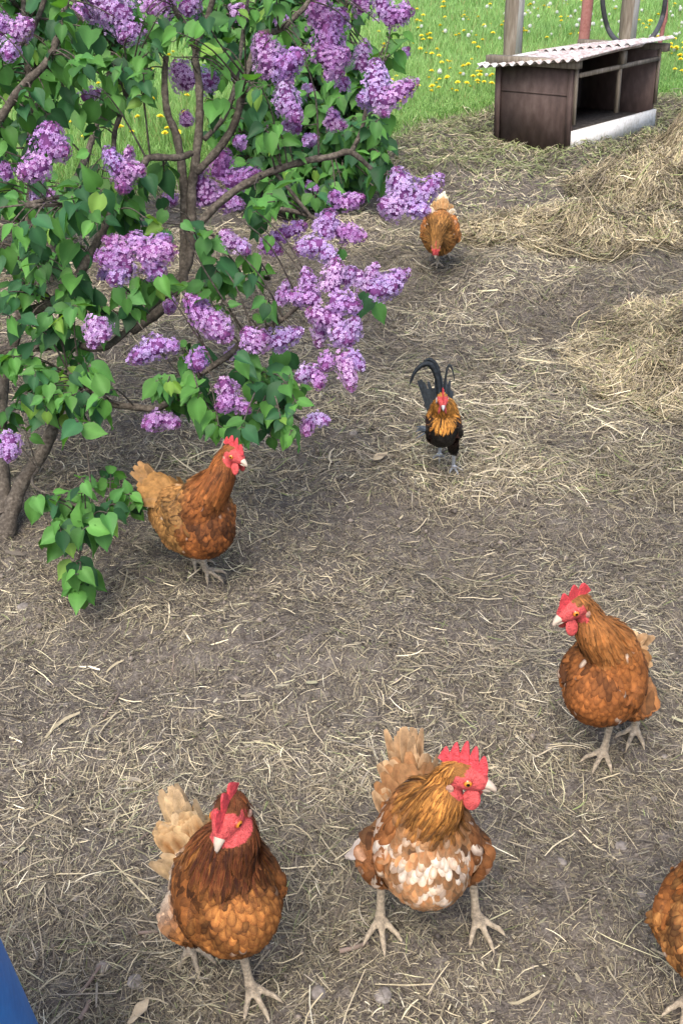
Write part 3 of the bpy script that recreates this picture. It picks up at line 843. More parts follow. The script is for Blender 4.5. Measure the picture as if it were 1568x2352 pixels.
    band = .85 + .3 * (np.sin(co[:, 2] * 900) * .5 + .5)
    col[legm] = legc * band[legm][:, None]
    at = body.color_attributes.new('Col', 'FLOAT_COLOR', 'POINT')
    cc = np.ones((nv, 4), np.float32); cc[:, :3] = col; at.data.foreach_set('color', cc.ravel())
    body.materials.clear(); body.materials.append(M_body)
    # sample feathers on the body
    body.calc_loop_triangles()
    bvh = bvhtree.BVHTree.FromPolygons([tuple(v) for v in co], [tuple(p.vertices) for p in body.polygons])
    nor = np.empty(nv * 3, np.float32); body.vertices.foreach_get('normal', nor); nor = nor.reshape(-1, 3).astype(float)
    ok = ~legm & ~face & (co[:, 2] > .085)
    ok &= ~((np.linalg.norm(hl, axis=1) < .031) & (hl[:, 0] > -.006)) & ~((hl[:, 0] > .0) & (hl[:, 2] < -.01) & (np.linalg.norm(hl, axis=1) < .031))
    idx = np.where(ok)[0]; rg.shuffle(idx)
    # spacing by region, dart throwing on a hash grid
    spacing = .0074 - .0026 * neck - .0022 * np.clip(fl, 0, 1) - .0008 * br * (1 - neck)
    spacing = spacing / math.sqrt(densf)
    taken = {}; chosen = []; cell = .0095
    for i in idx:
        p = co[i]; r = spacing[i]; key = (int(p[0] // cell), int(p[1] // cell), int(p[2] // cell)); good = True
        for a in (-1, 0, 1):
            for b in (-1, 0, 1):
                for c in (-1, 0, 1):
                    for q in taken.get((key[0] + a, key[1] + b, key[2] + c), ()):
                        if (p[0] - q[0]) ** 2 + (p[1] - q[1]) ** 2 + (p[2] - q[2]) ** 2 < r * r: good = False; break
                    if not good: break
                if not good: break
            if not good: break
        if good: taken.setdefault(key, []).append(p); chosen.append(i)
    ch = np.array(chosen); X = co[ch]; N = nor[ch]; K = len(X)
    neck, fl, wg, br = neck[ch], fl[ch], wg[ch], br[ch]
    # flow of the plumage
    bones = []
    for i in range(len(path) - 1, 0, -1): bones.append((path[i], path[i - 1], 1.4))
    bones += [(bpt(.10, .27), bpt(.115, .17), 1.2), (bpt(.115, .17), bpt(.04, .11), 1.0), (bpt(.08, .21), bpt(-.17, .27), 1.0), (bpt(.03, .28), bpt(-.15, .29), 1.0), (bpt(.02, .12), bpt(-.12, .19), .8)]
    for sy in (1, -1):
        a = bpt(.07, .235); b = bpt(-.13, .235); a[1] = b[1] = sy * .075; bones.append((a, b, 1.2))
        bones.append((np.array([0, sy * .055, .17]), np.array([-.012, sy * .05, .09]), .9))
    D = np.zeros((K, 3)); 
    for a, b, wt in bones:
        d, t = dseg(X, a, b); dirv = (b - a) / np.linalg.norm(b - a)
        D += dirv[None] * (wt / (d ** 3 + 1e-5))[:, None]
    D = D / (np.linalg.norm(D, axis=1)[:, None] + 1e-9) + rg.normal(0, .17, (K, 3)) + np.array([0, 0, -.12])
    D = D - N * (D * N).sum(1)[:, None]; good_ = np.linalg.norm(D, axis=1) > .30; D /= np.linalg.norm(D, axis=1)[:, None] + 1e-9
    for k in range(K):
        if good_[k]:
            q_ = X[k] + D[k] * .026
            good_[k] = bvh.find_nearest(q_.tolist())[3] < .017
    X, N, D, neck, fl, wg, br = X[good_], N[good_], D[good_], neck[good_], fl[good_], wg[good_], br[good_]; K = len(X)
    c0, c1, _, _, _, _ = shade(X, .06)
    # mottling and white patches
    v = 1 + rg.normal(0, .26, (K, 1)) + 1.9 * (fbm(X[:, 0] * 26 + seed, X[:, 2] * 26 + X[:, 1] * 22, 3)[:, None] - .47); v = np.clip(v, .35, 1.8); c0 = c0 * v * np.array([1.12, 1.08, 1.0]); c1 = c1 * v * .85 * (1 + rg.normal(0, .12, (K, 1)))
    for (wx, wy, wz, wr) in whites:
        d = np.linalg.norm(X - np.array([wx, wy, wz]), axis=1) + rg.normal(0, wr * .35, K)
        q = (d < wr) & (neck < .5) & (rg.random(K) < .62); m_ = rg.uniform(.35, 1, (q.sum(), 1)); c0[q] = c0[q] * (1 - m_) + np.array([.72, .65, .56]) * m_; c1[q] = c1[q] * (1 - m_ * .6) + np.array([.60, .46, .33]) * m_ * .6
    q = (rg.random(K) < wamt) & (neck < .5); m_ = rg.uniform(.2, .8, (q.sum(), 1)); c0[q] = c0[q] * (1 - m_) + np.array([.72, .62, .50]) * m_
    c0 = np.clip(c0, .004, .9); c1 = np.clip(c1, .004, .9)
    L = .026 + .012 * wg + .014 * neck - .004 * br * (1 - neck) + .006 * np.clip(fl, 0, 1)
    W = .0140 + .004 * wg - .0088 * neck - .0015 * br * (1 - neck) - .0065 * np.clip(fl, 0, 1) * (1 - neck)
    hn = np.linalg.norm(X - hd, axis=1)
    small = sstep(.07, .02, hn); L = L * (1 - .62 * small); W = W * (1 - .45 * small)
    if rooster: L = L * (1 + .22 * neck)
    L = L * rg.uniform(.85, 1.15, K); W = W * rg.uniform(.85, 1.15, K)
    lift = .0018 + .0022 * rg.random(K) + .004 * np.clip(fl, 0, 1) * rg.random(K)
    h0 = .0005 + .003 * neck * sstep(.03, .09, hn)
    V, F, CC = feathers(X, N, D, L, W, c0, c1, lift, h0, bvh)
    bo = link('body', body, root); bo.scale = (s,) * 3
    po = link('plumage', npmesh('plumage', V, F, M_feather, CC, True), root); po.scale = (s,) * 3
    # wing primaries + tail
    TV = []; TF = []; TC = []; tn_ = 0
    def addf(p, n, d, L_, W_, a, b, drop=None, h=0):
        nonlocal tn_
        arr = lambda q: np.array([q], float)
        n = np.array(n, float); d = np.array(d, float); d /= np.linalg.norm(d); n = n - d * n.dot(d); n /= np.linalg.norm(n)
        v_, f_, c_ = feathers(arr(p), arr(n), arr(d), np.array([L_]), np.array([W_]), arr(a), arr(b), np.array([0.]), np.array([h]), None, drop=None if drop is None else arr(drop))
        TV.append(v_); TF.append(f_ + tn_); TC.append(c_); tn_ += len(v_)
    tb = bpt(-.112, .240)
    if not rooster:
        for layer in range(3):
            k = (17, 21, 21)[layer]
            for i in range(k):
                q = (i / (k - 1) - .5) * 2
                el = tail_el - .30 * abs(q) ** 1.3 - .16 * layer + rg.normal(0, .03)
                az = q * (.11 + .12 * layer) + rg.normal(0, .03)
                d = np.array([-math.cos(el) * math.cos(az), math.sin(az), math.sin(el) * math.cos(az)])
                n = np.array([.55, q * 1.1, .6])
                p = tb + np.array([.012 + .03 * layer, q * (.012 + .014 * layer), -.004 + .002 * layer])
                a = np.array(pal['tail']) * rg.uniform(.6, 1.2); b = np.array(pal['tail_tip']) * rg.uniform(.6, 1.1)
                addf(p, n, d, (.098, .080, .064)[layer] * tail_len * rg.uniform(.74, 1.05), .022, np.clip(a, 0, .85), np.clip(b, 0, .85), drop=(rg.normal(0, .006), rg.normal(0, .006), -.012))
        for i in range(90):
            q = rg.uniform(-1, 1); el = tail_el - .25 - .45 * abs(q) + rg.normal(0, .12); hh_ = rg.random()
            d = np.array([-math.cos(el), q * .42, math.sin(el)])
            p = tb + np.array([.05 * hh_ + .005, q * (.018 + .022 * hh_), .012 + .012 * hh_ - .012 * abs(q)])
            a = np.array(pal['body']) * rg.uniform(.75, 1.25); b = np.array(pal['tail'])
            if rg.random() < .25: a = b
            addf(p, (.5, q * 1.2, .8), d, .048 * tail_len * rg.uniform(.8, 1.2), .022, np.clip(a, 0, .8), np.clip(b, 0, .8), drop=(0, 0, -.006))
    for sy in (1, -1):
        for i in range(0):
            p = bpt(-.055 + .004 * i, .232 - .010 * i + .01); p[1] = sy * (.072 - .001 * i) * fat
            d = np.array([-math.cos(bp), -sy * .42, -math.sin(bp) - .05 + .02 * i])
            a = np.array(pal['wing']) * rg.uniform(.75, 1.0); b = np.array(pal['wing_edge']) * rg.uniform(.8, 1.1)
            addf(p, (0, sy, .7), d, .058 - .003 * i, .020, a, b, drop=(0, -sy * .004, -.01), h=.002)
    if rooster:
        for i in range(16):
            q = (i / 15 - .5) * 2; el = 1.2 - .2 * abs(q)
            d = np.array([-math.cos(el), q * .16, math.sin(el)])
            a = np.array([.022, .028, .034]) * rg.uniform(.7, 1.6)
            addf(tb + [.01, q * .022, 0], (1, q * .6, .35), d, .21 * rg.uniform(.75, 1.05), .024, a, a * 1.6, drop=(-.01, q * .02 - .008, -.01))
        for i in range(24):
            q = rg.uniform(-1, 1); el = rg.uniform(-.6, .2)
            d = np.array([-math.cos(el), q * .5, math.sin(el)])
            a = np.array([.10, .12, .15]) * rg.uniform(.5, 1.6)
            addf(tb + [.05, q * .05, .01], (-.1, q * 1.5, .6), d, .085, .010, a, a, drop=(0, q * .015, -.03))
    to = link('tail', npmesh('tail', np.concatenate(TV), np.concatenate(TF), M_feather, np.concatenate(TC), True), root); to.scale = (s,) * 3
    if rooster:
        for (pl, w0) in (([(-.10, 0, .27), (-.12, -.004, .36), (-.12, -.018, .43), (-.115, -.045, .478), (-.11, -.078, .480), (-.105, -.108, .450), (-.10, -.126, .400)], .024),
                         ([(-.10, .0, .27), (-.125, -.002, .36), (-.13, -.012, .44), (-.13, -.030, .480), (-.13, -.055, .495), (-.13, -.082, .470)], .020),
                         ([(-.10, .01, .27), (-.12, .014, .37), (-.12, .020, .45), (-.12, .030, .475), (-.115, .042, .455), (-.11, .054, .40)], .009)):
            c = smooth_path(pl, 6); m = len(c); tt = np.linspace(0, 1, m)
            tan = np.gradient(c, axis=0); tan /= np.linalg.norm(tan, axis=1)[:, None]
            sd_ = np.cross(tan, np.array([1, 0, .1])); sd_ /= np.linalg.norm(sd_, axis=1)[:, None]
            wv = w0 / 2 * np.interp(tt, [0, .15, .6, .9, 1], [.5, 1, .95, .5, .08])
            up = np.cross(sd_, tan)
            V = np.stack([c + sd_ * wv[:, None], c + up * .003, c - sd_ * wv[:, None], c - up * .001], 1).reshape(-1, 3)
            F = np.array([[a * 4 + j, a * 4 + (j + 1) % 4, (a + 1) * 4 + (j + 1) % 4, (a + 1) * 4 + j] for a in range(m - 1) for j in range(4)])
            cc_ = np.tile([.028, .036, .044], (len(V), 1)) * rg.uniform(.7, 1.3, (len(V), 1))
            o_ = link('sickle_feather', npmesh('sickle_feather', V, F, M_feather, cc_), root); o_.scale = (s,) * 3
    # comb
    def plate(outline_n, top, x0, x1, zb, th, lean, rows=7):
        xs_ = np.linspace(x0, x1, outline_n); Vp = []; ring = []
        for sgn in (1, -1):
            for r_ in range(rows):
                f_ = r_ / (rows - 1)
                for x_ in xs_:
                    hgt_ = top((x_ - x0) / (x1 - x0))
                    tq = th * (1 - .75 * f_) * (1 - .6 * abs(2 * (x_ - x0) / (x1 - x0) - 1) ** 3)
                    z_ = zb + hgt_ * f_
                    # fan the teeth forward and back
                    xx = x_ + (x_ - (x0 + x1) / 2) * .25 * f_ - .006 * f_
                    Vp.append(hp(xx, sgn * tq / 2 + lean * f_ * f_ * hgt_ + .0012 * math.sin(x_ * 260) * f_, z_))
        Vp = np.array(Vp); n_ = outline_n; Np = rows * n_; Fp = []
        for r_ in range(rows - 1):
            for i in range(n_ - 1):
                a = r_ * n_ + i; Fp += [[a, a + 1, a + n_ + 1, a + n_], [Np + a, Np + a + n_, Np + a + n_ + 1, Np + a + 1]]
            for i in (0, n_ - 1):
                a = r_ * n_ + i; Fp.append([a, a + n_, Np + a + n_, Np + a])
        for i in range(n_ - 1):
            a = (rows - 1) * n_ + i; Fp.append([a, a + 1, Np + a + 1, Np + a])
            Fp.append([i, i + 1, Np + i + 1, Np + i])
        return Vp, np.array(Fp)
    def top(t):
        env = comb_h * (math.sin(math.pi * min(max(t * .93 + .05, 0), 1)) ** .55)
        tooth = abs(math.sin(math.pi * comb_teeth * (t ** 1.0)))
        return env * (.42 + .58 * tooth ** .8)
    V, F = plate(61, top, .028, -.020, .010, .0075, comb_lean)
    rc = np.tile(np.array([.60, .062, .075]), (len(V), 1)) * rg.uniform(.9, 1.08, (len(V), 1))
    o_ = link('comb', npmesh('comb', V, F, M_comb, rc), root); o_.scale = (s,) * 3
    wl = .026 if not rooster else .030
    for sy in (1, -1):
        m_ = MB(); ellip(m_, hp(.016, sy * .0095, -.016 - wl * .38), (.0108 * HS, .0036 * HS, wl * .60 * HS), HM @ np.array(Matrix.Rotation(sy * .16, 3, 'X')), 18, RED * 1.05)
        o_ = link('wattle', m_.mesh('wattle', M_comb), root); o_.scale = (s,) * 3
        m_ = MB(); lc = np.array([.75, .74, .72]) if rooster else np.array([.46, .27, .20])
        ellip(m_, hp(-.010, sy * .0185, -.010), (.0055 if not rooster else .010, .0024, .0075 if not rooster else .014), HM, 14, lc)
        if not rooster: ellip(m_, hp(-.008, sy * .0175, -.024), (.0050, .0030, .013), HM, 12, RED)
        o_ = link('earlobe', m_.mesh('earlobe', M_comb), root); o_.scale = (s,) * 3
        # eye: eyelid ring + ball
        ec = hp(.0085, sy * .0135, .0035); en = HM @ np.array([.30, sy * 1.0, .08]); en /= np.linalg.norm(en)
        m_ = MB(); n_ = 28; V = []; Cc = []
        EM = rot_to(en, (0, 0, 1) if abs(en[2]) < .9 else (1, 0, 0))
        th_ = np.linspace(0, math.pi, 22)
        for a in th_:
            for b in np.linspace(0, 2 * math.pi, n_, endpoint=False):
                V.append(EM @ (np.array([math.cos(a), math.sin(a) * math.cos(b), math.sin(a) * math.sin(b)]) * .0062 * HS) + ec)
                dg_ = math.degrees(a)
                Cc.append((.004, .003, .003) if dg_ < 21 else ((.55, .20, .02) if dg_ < 46 else (.35, .05, .03)))
        F = np.array([[i * n_ + j, (i + 1) * n_ + j, (i + 1) * n_ + (j + 1) % n_, i * n_ + (j + 1) % n_] for i in range(21) for j in range(n_)])
        m_.add(V, F, Cc); o_ = link('eye', m_.mesh('eye', M_eye), root); o_.scale = (s,) * 3
        m_ = MB(); ring = [ec + en * .0018 + EM @ np.array([0, math.cos(b) * .0060 * HS, math.sin(b) * .0060 * HS]) for b in np.linspace(0, 2 * math.pi, 25)]
        m_.tube(ring, .0011, 6, RED * .9, cap=False); e2 = link('eyelid', m_.mesh('eyelid', M_comb), o_)
    # beak
    m_ = MB(); bc = np.array(pal.get('beak', (.42, .33, .25)))
    up_ = [(hp(a, 0, c), r1, r2) for a, c, r1, r2 in ((.020, -.003, .0090, .0078), (.027, -.0035, .0074, .0064), (.034, -.006, .0052, .0046), (.0395, -.0100, .0028, .0030), (.0415, -.0140, .0008, .0009))]
    lo_ = [(hp(a, 0, c), r1, r2) for a, c, r1, r2 in ((.020, -.010, .0070, .0040), (.028, -.0122, .0050, .0030), (.035, -.0138, .0024, .0016))]
    up_ = [(c_, a_ * HS, b_ * HS) for c_, a_, b_ in up_]; lo_ = [(c_, a_ * HS, b_ * HS) for c_, a_, b_ in lo_]
    loft(m_, up_, 12, axis_up=tuple(HM[:, 2])); loft(m_, lo_, 12, axis_up=tuple(HM[:, 2]))
    me_ = m_.mesh('beak', M_beak); a_ = me_.color_attributes['Col']
    cc_ = np.ones((len(me_.vertices), 4), np.float32); cc_[:, :3] = bc; a_.data.foreach_set('color', cc_.ravel())
    o_ = link('beak', me_, root); o_.scale = (s,) * 3
    return root

DK = .80
RUST = dict(body=(.42, .19, .062), body_edge=(.26, .095, .028), breast=(.44, .20, .065), breast_edge=(.25, .085, .025), wing=(.36, .145, .045), wing_edge=(.24, .085, .025),
            neck=(.22, .062, .018), neck_edge=(.33, .125, .032), fluff=(.58, .36, .20), tail=(.58, .36, .18), tail_tip=(.52, .34, .18), leg=(.36, .30, .22), beak=(.48, .40, .32))
def mod(**k):
    d = dict(RUST); d.update(k)
    for q in d:
        if q not in ('leg', 'beak', 'tail_tip'): d[q] = (d[q][0] * .63, d[q][1] * .60, d[q][2] * .50)
    return d

def gp(u, v): p = ground(u, v); return (p[0], p[1], float(base_h(p[0], p[1])) + .002)

def mount(center_uv, zc, back, psi):
    p = PZ(center_uv[0], center_uv[1], zc); return (p[0] - back * math.cos(psi), p[1] - back * math.sin(psi))
grp = 'brown hens in the yard'
# front left hen
psi = R(-60)
rt = mount((536, 2078), .20, .045, psi)
bird('hen', 'chestnut hen with dark neck and buff tail, facing the camera, nearest the blue tub', 'hen', rt, psi, PZ(527, 1868, .365), R(-112), R(-22),
     (gp(577, 2285), gp(440, 2185)), mod(neck=(.13, .030, .014), neck_edge=(.30, .12, .04), tail=(.70, .50, .30), tail_tip=(.46, .33, .19), fluff=(1.1, 1.05, 1.0)), 1.0, seed=3,
     comb_h=.034, comb_teeth=3, whites=[(.05, .055, .135, .014), (-.07, -.07, .14, .03), (-.05, -.06, .11, .025)], wamt=.02, group=grp, bodypitch=.46, fat=.84, tail_el=.95, tail_len=1.1, cape=.20, hsize=1.2)
# front centre hen
psi = R(-84)
rt = mount((978, 1990), .20, .04, psi)
bird('hen', 'mottled white and brown hen with tall red comb, head in profile towards the right', 'hen', rt, psi, PZ(1062, 1778, .390), R(-18), R(-4),
     (gp(1092, 2128), gp(872, 2135)), mod(neck=(.52, .26, .075), neck_edge=(.30, .11, .03), body=(.42, .20, .09), breast=(.42, .20, .10), breast_edge=(.52, .33, .20), wing=(.36, .16, .07), tail=(.40, .22, .11), tail_tip=(.50, .33, .18)),
     1.0, seed=5, comb_h=.035, comb_teeth=5, comb_lean=.2, wamt=.12,
     whites=[(.095, .0, .240, .024), (.080, -.040, .245, .026), (.08, .042, .240, .024), (.03, -.065, .245, .018), (-.02, -.05, .255, .018), (.105, .01, .205, .010), (.04, -.06, .26, .018), (.05, .07, .21, .010), (.04, -.07, .17, .010)], group=grp, fat=.82, bodypitch=.42, tail_el=.95, tail_len=1.15)
# right hen
psi = R(-122)
rt = mount((1390, 1550), .20, .02, psi)
bird('hen', 'rust brown hen standing at the right edge above the others, head turned left', 'hen', rt, psi, PZ(1318, 1393, .375), R(-152), R(-16),
     (gp(1455, 1685), gp(1383, 1738)), mod(neck=(.30, .115, .035), neck_edge=(.42, .20, .075), body=(.40, .17, .06), breast=(.36, .14, .045), wing=(.38, .15, .05), tail=(.50, .26, .11)),
     .98, seed=8, comb_h=.036, comb_teeth=3, comb_lean=.1, wamt=.03, whites=[(-.05, .05, .265, .018), (.075, .055, .165, .009), (.08, .035, .145, .008), (.06, -.07, .17, .012)], group=grp, fat=.84, bodypitch=.42, tail_el=.35, tail_len=.8)
# left hen, walking to the right
psi = R(-46)
rt = mount((437, 1170), .20, -.005, psi)
bird('hen', 'brown hen walking to the right just below the lilac branches', 'hen', rt, psi, PZ(536, 1042, .365), R(-40), R(-8),
     (gp(447, 1300), gp(475, 1322)), mod(neck=(.30, .095, .03), neck_edge=(.40, .17, .055), body=(.48, .27, .11), body_edge=(.34, .17, .065), wing=(.46, .27, .11), wing_edge=(.30, .15, .06), breast=(.34, .13, .04), breast_edge=(.24, .08, .03), tail=(.44, .24, .09), tail_tip=(.27, .16, .075), fluff=(.50, .28, .13)),
     .97, seed=12, comb_h=.032, comb_teeth=4, comb_lean=.1, wamt=.03, whites=[(-.03, -.078, .225, .012), (.0, -.075, .245, .010), (-.04, -.08, .17, .012)], group=grp, bodypitch=.12, fat=.94, tail_el=.78, tail_len=1.1, hsize=1.04)
# far hen, pecking
psi = R(-97)
rt = mount((1010, 530), .18, .02, psi)
bird('hen', 'pale brown hen bending down to peck, farthest away under the lilac blossom', 'hen', rt, psi, PZ(1000, 571, .150), R(-95), R(-62),
     (gp(1028, 590), gp(1004, 612)), mod(neck=(.44, .24, .09), neck_edge=(.34, .16, .05), body=(.50, .26, .11), breast=(.44, .22, .08), tail=(.62, .42, .24), tail_tip=(.85, .76, .60)),
     .90, seed=15, comb_h=.016, comb_teeth=4, wamt=.03, whites=[(-.1, .0, .29, .02)], group=grp, bodypitch=-.12, densf=.6, tail_el=.85, tail_len=1.2, fat=.92)
# hen cut by the right edge
psi = R(-112)
rt = mount((1632, 2130), .20, .04, psi)
bird('hen', 'orange brown hen cut off by the lower right edge of the photo', 'hen', rt, psi, PZ(1622, 1905, .37), R(-95), R(-10),
     (gp(1690, 2290), gp(1572, 2315)), mod(body=(.50, .25, .09), breast=(.50, .26, .10), fluff=(.76, .60, .46)), .97, seed=18, comb_h=.03, wamt=.03,
     whites=[(.02, -.06, .12, .03), (-.02, -.085, .14, .02)], group=grp, fat=.88, bodypitch=.44, tail_len=.6, tail_el=.3)
# rooster
psi = R(-89)
rt = mount((1018, 988), .165, .03, psi)
BLK = (.012, .010, .009)
bird('rooster', 'small rooster with golden neck, black breast and curved black tail', 'rooster', rt, psi, PZ(1016, 918, .272), R(-90), R(-14),
     (gp(1040, 1080), gp(1008, 1052)), dict(body=(.014, .010, .009), body_edge=(.016, .012, .01), breast=BLK, breast_edge=(.02, .018, .016), wing=(.022, .012, .010), wing_edge=(.035, .013, .01),
     neck=(.52, .25, .055), neck_edge=(.36, .15, .03), fluff=BLK, tail=(.02, .024, .03), tail_tip=(.02, .024, .03), leg=(.46, .48, .50), beak=(.35, .36, .37)),
     .68, kind='rooster', seed=21, comb_h=.032, comb_teeth=5, wamt=0, densf=.9, fat=.68, bodypitch=.74, cape=.24)

# ------------------------------------------------------------------ lilacs
def leafset(pos, dirv, nrm, L, col):
    """heart-shaped leaves, creased along the midrib, tip drooping"""
    K = len(pos)
    dirv = dirv / np.linalg.norm(dirv, axis=1)[:, None]
    nrm = nrm - dirv * (nrm * dirv).sum(1)[:, None]; nrm /= np.linalg.norm(nrm, axis=1)[:, None] + 1e-9
    side = np.cross(nrm, dirv)
    ts = [0, .10, .26, .46, .66, .84, 1.0]; ws = [.13, .30, .385, .345, .225, .085, .004]; cs_ = [-1, -.55, 0, .55, 1]
    fold = rng.uniform(.05, .75, K); cup = rng.uniform(-.05, .42, K); bend = rng.normal(0, .10, K); wav = rng.normal(0, .025, (K, 7))
    V = np.zeros((K, 7, 5, 3)); CC = np.zeros((K, 7, 5, 3))
    for i, (t, w_) in enumerate(zip(ts, ws)):
        for j, c in enumerate(cs_):
            back = -.10 * abs(c) ** 1.2 if i == 0 else (-.035 * abs(c) if i == 1 else 0)
            V[:, i, j] = pos + dirv * (L * (t + back))[:, None] + side * (L * w_ * c * (1 + 0 * fold))[:, None] + side * (L * bend * t * t)[:, None] + nrm * (L * (w_ * abs(c) * fold - cup * t * t + wav[:, i] * c))[:, None]
            CC[:, i, j] = col * (1.22 if c == 0 else (1.0 if abs(c) < .9 else .95))
    f = np.array([[i * 5 + j, i * 5 + j + 1, (i + 1) * 5 + j + 1, (i + 1) * 5 + j] for i in range(6) for j in range(4)])
    F = (np.arange(K)[:, None, None] * 35 + f[None]).reshape(-1, 4)
    return V.reshape(-1, 3), F, CC.reshape(-1, 3)
def leafcol(K, dark=0.):
    a = np.array([.050, .150, .038]); b = np.array([.085, .225, .045]); c = np.array([.026, .088, .034])
    t = rng.random((K, 1)); col = a * (1 - t) + b * t
    q = rng.random(K) < .35; col[q] = c * (.8 + .5 * rng.random((q.sum(), 1)))
    q = rng.random(K) < .035; col[q] = np.array([.15, .28, .05])
    return col * (1 - dark) * rng.uniform(.75, 1.35, (K, 1))
def panicle(base, tip, wid, tone, dens=1.0, seed=0, parent=None, fl=.0052):
    """a lilac blossom: cone of four-petalled florets, buds towards the tip"""
    rg = np.random.default_rng(seed)
    base = np.array(base, float); tip = np.array(tip, float); ax = tip - base; Lp = np.linalg.norm(ax)
    if Lp < wid * .8: ax = ax / (Lp + 1e-9) * wid * .8; Lp = wid * .8
    ax = ax / np.linalg.norm(ax)
    a = np.cross(ax, [.2, .9, .3]); a /= np.linalg.norm(a); b = np.cross(ax, a)
    Rr = wid / 2
    n = int(430 * dens * (Lp * wid) / (.12 * .07)) + 30
    t = rg.random(n) ** .8
    prof = lambda t: np.interp(t, [0, .12, .35, .7, .92, 1], [.70, 1.0, .96, .74, .44, .14])
    th = rg.uniform(0, 2 * np.pi, n)
    # lumpy side branches
    lump = 1 + .20 * np.sin(th * 3 + t * 9 + seed) * (1 - t) + .10 * np.sin(th * 5 - t * 17)
    rr = Rr * prof(t) * lump * (1 - .30 * rg.random(n) ** 2)
    rad = np.cos(th)[:, None] * a + np.sin(th)[:, None] * b
    pos = base + ax * (t * Lp)[:, None] + rad * rr[:, None]
    nrm = rad + ax * (.15 + .9 * t[:, None] ** 2) + rg.normal(0, .35, (n, 3)); nrm /= np.linalg.norm(nrm, axis=1)[:, None]
    e1 = np.cross(nrm, rg.normal(0, 1, (n, 3))); e1 /= np.linalg.norm(e1, axis=1)[:, None]; e2 = np.cross(nrm, e1)
    bud = rg.random(n) < (.10 + .75 * sstep(.60, 1.0, t) + .12 * tone)
    R0 = np.where(bud, fl * .50, fl * rg.uniform(.85, 1.2, n))
    pale = np.array([.60, .48, .80]); mid = np.array([.40, .20, .55]); deep = np.array([.20, .045, .19])
    q = rg.random((n, 1)); sh = rg.random() - .5; k = np.clip(q * .75 + tone * .9 - .12 + .4 * sh, 0, 1)
    mag = np.array([1 + .22 * (rg.random() - .3), 1.0, 1 - .10 * rg.random()])
    col = pale * (1 - k) + mid * k; col[bud] = (deep * (1 - rg.random((bud.sum(), 1)) * .3) + mid * rg.random((bud.sum(), 1)) * .35)
    col = col * mag * rg.uniform(.82, 1.1, (n, 1))
    V = np.zeros((n, 4, 4, 3)); CC = np.zeros((n, 4, 4, 3))
    for k4 in range(4):
        an = k4 * np.pi / 2
        d = math.cos(an) * e1 + math.sin(an) * e2; s_ = -math.sin(an) * e1 + math.cos(an) * e2
        cup = np.where(bud, -.9, rg.uniform(-.1, .45, n))
        V[:, k4, 0] = pos
        V[:, k4, 1] = pos + (d * .62 + s_ * .42) * R0[:, None] + nrm * (R0 * .25 * cup)[:, None]
        V[:, k4, 2] = pos + d * (R0 * 1.05)[:, None] + nrm * (R0 * .45 * cup)[:, None]
        V[:, k4, 3] = pos + (d * .62 - s_ * .42) * R0[:, None] + nrm * (R0 * .25 * cup)[:, None]
        for j, m_ in enumerate((.72, 1, 1.08, 1)): CC[:, k4, j] = col * m_
    F = np.arange(n * 16).reshape(-1, 4)
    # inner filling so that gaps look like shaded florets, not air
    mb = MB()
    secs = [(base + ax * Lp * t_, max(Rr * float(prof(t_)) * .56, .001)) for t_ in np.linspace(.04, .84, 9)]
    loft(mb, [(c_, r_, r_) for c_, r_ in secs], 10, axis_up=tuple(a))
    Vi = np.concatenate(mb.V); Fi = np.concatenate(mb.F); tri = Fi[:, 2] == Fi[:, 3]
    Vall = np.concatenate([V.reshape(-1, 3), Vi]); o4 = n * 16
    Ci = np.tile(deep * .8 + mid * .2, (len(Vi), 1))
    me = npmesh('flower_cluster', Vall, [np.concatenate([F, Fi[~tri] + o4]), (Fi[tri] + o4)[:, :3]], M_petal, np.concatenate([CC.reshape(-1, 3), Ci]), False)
    return link('flower_cluster', me, parent)

def branch_pts(pl):
    return smooth_path([P(u, v, d) for u, v, d, r in pl], 6), np.interp(np.linspace(0, len(pl) - 1, (len(pl) - 1) * 6 + 1), range(len(pl)), [q[3] for q in pl])

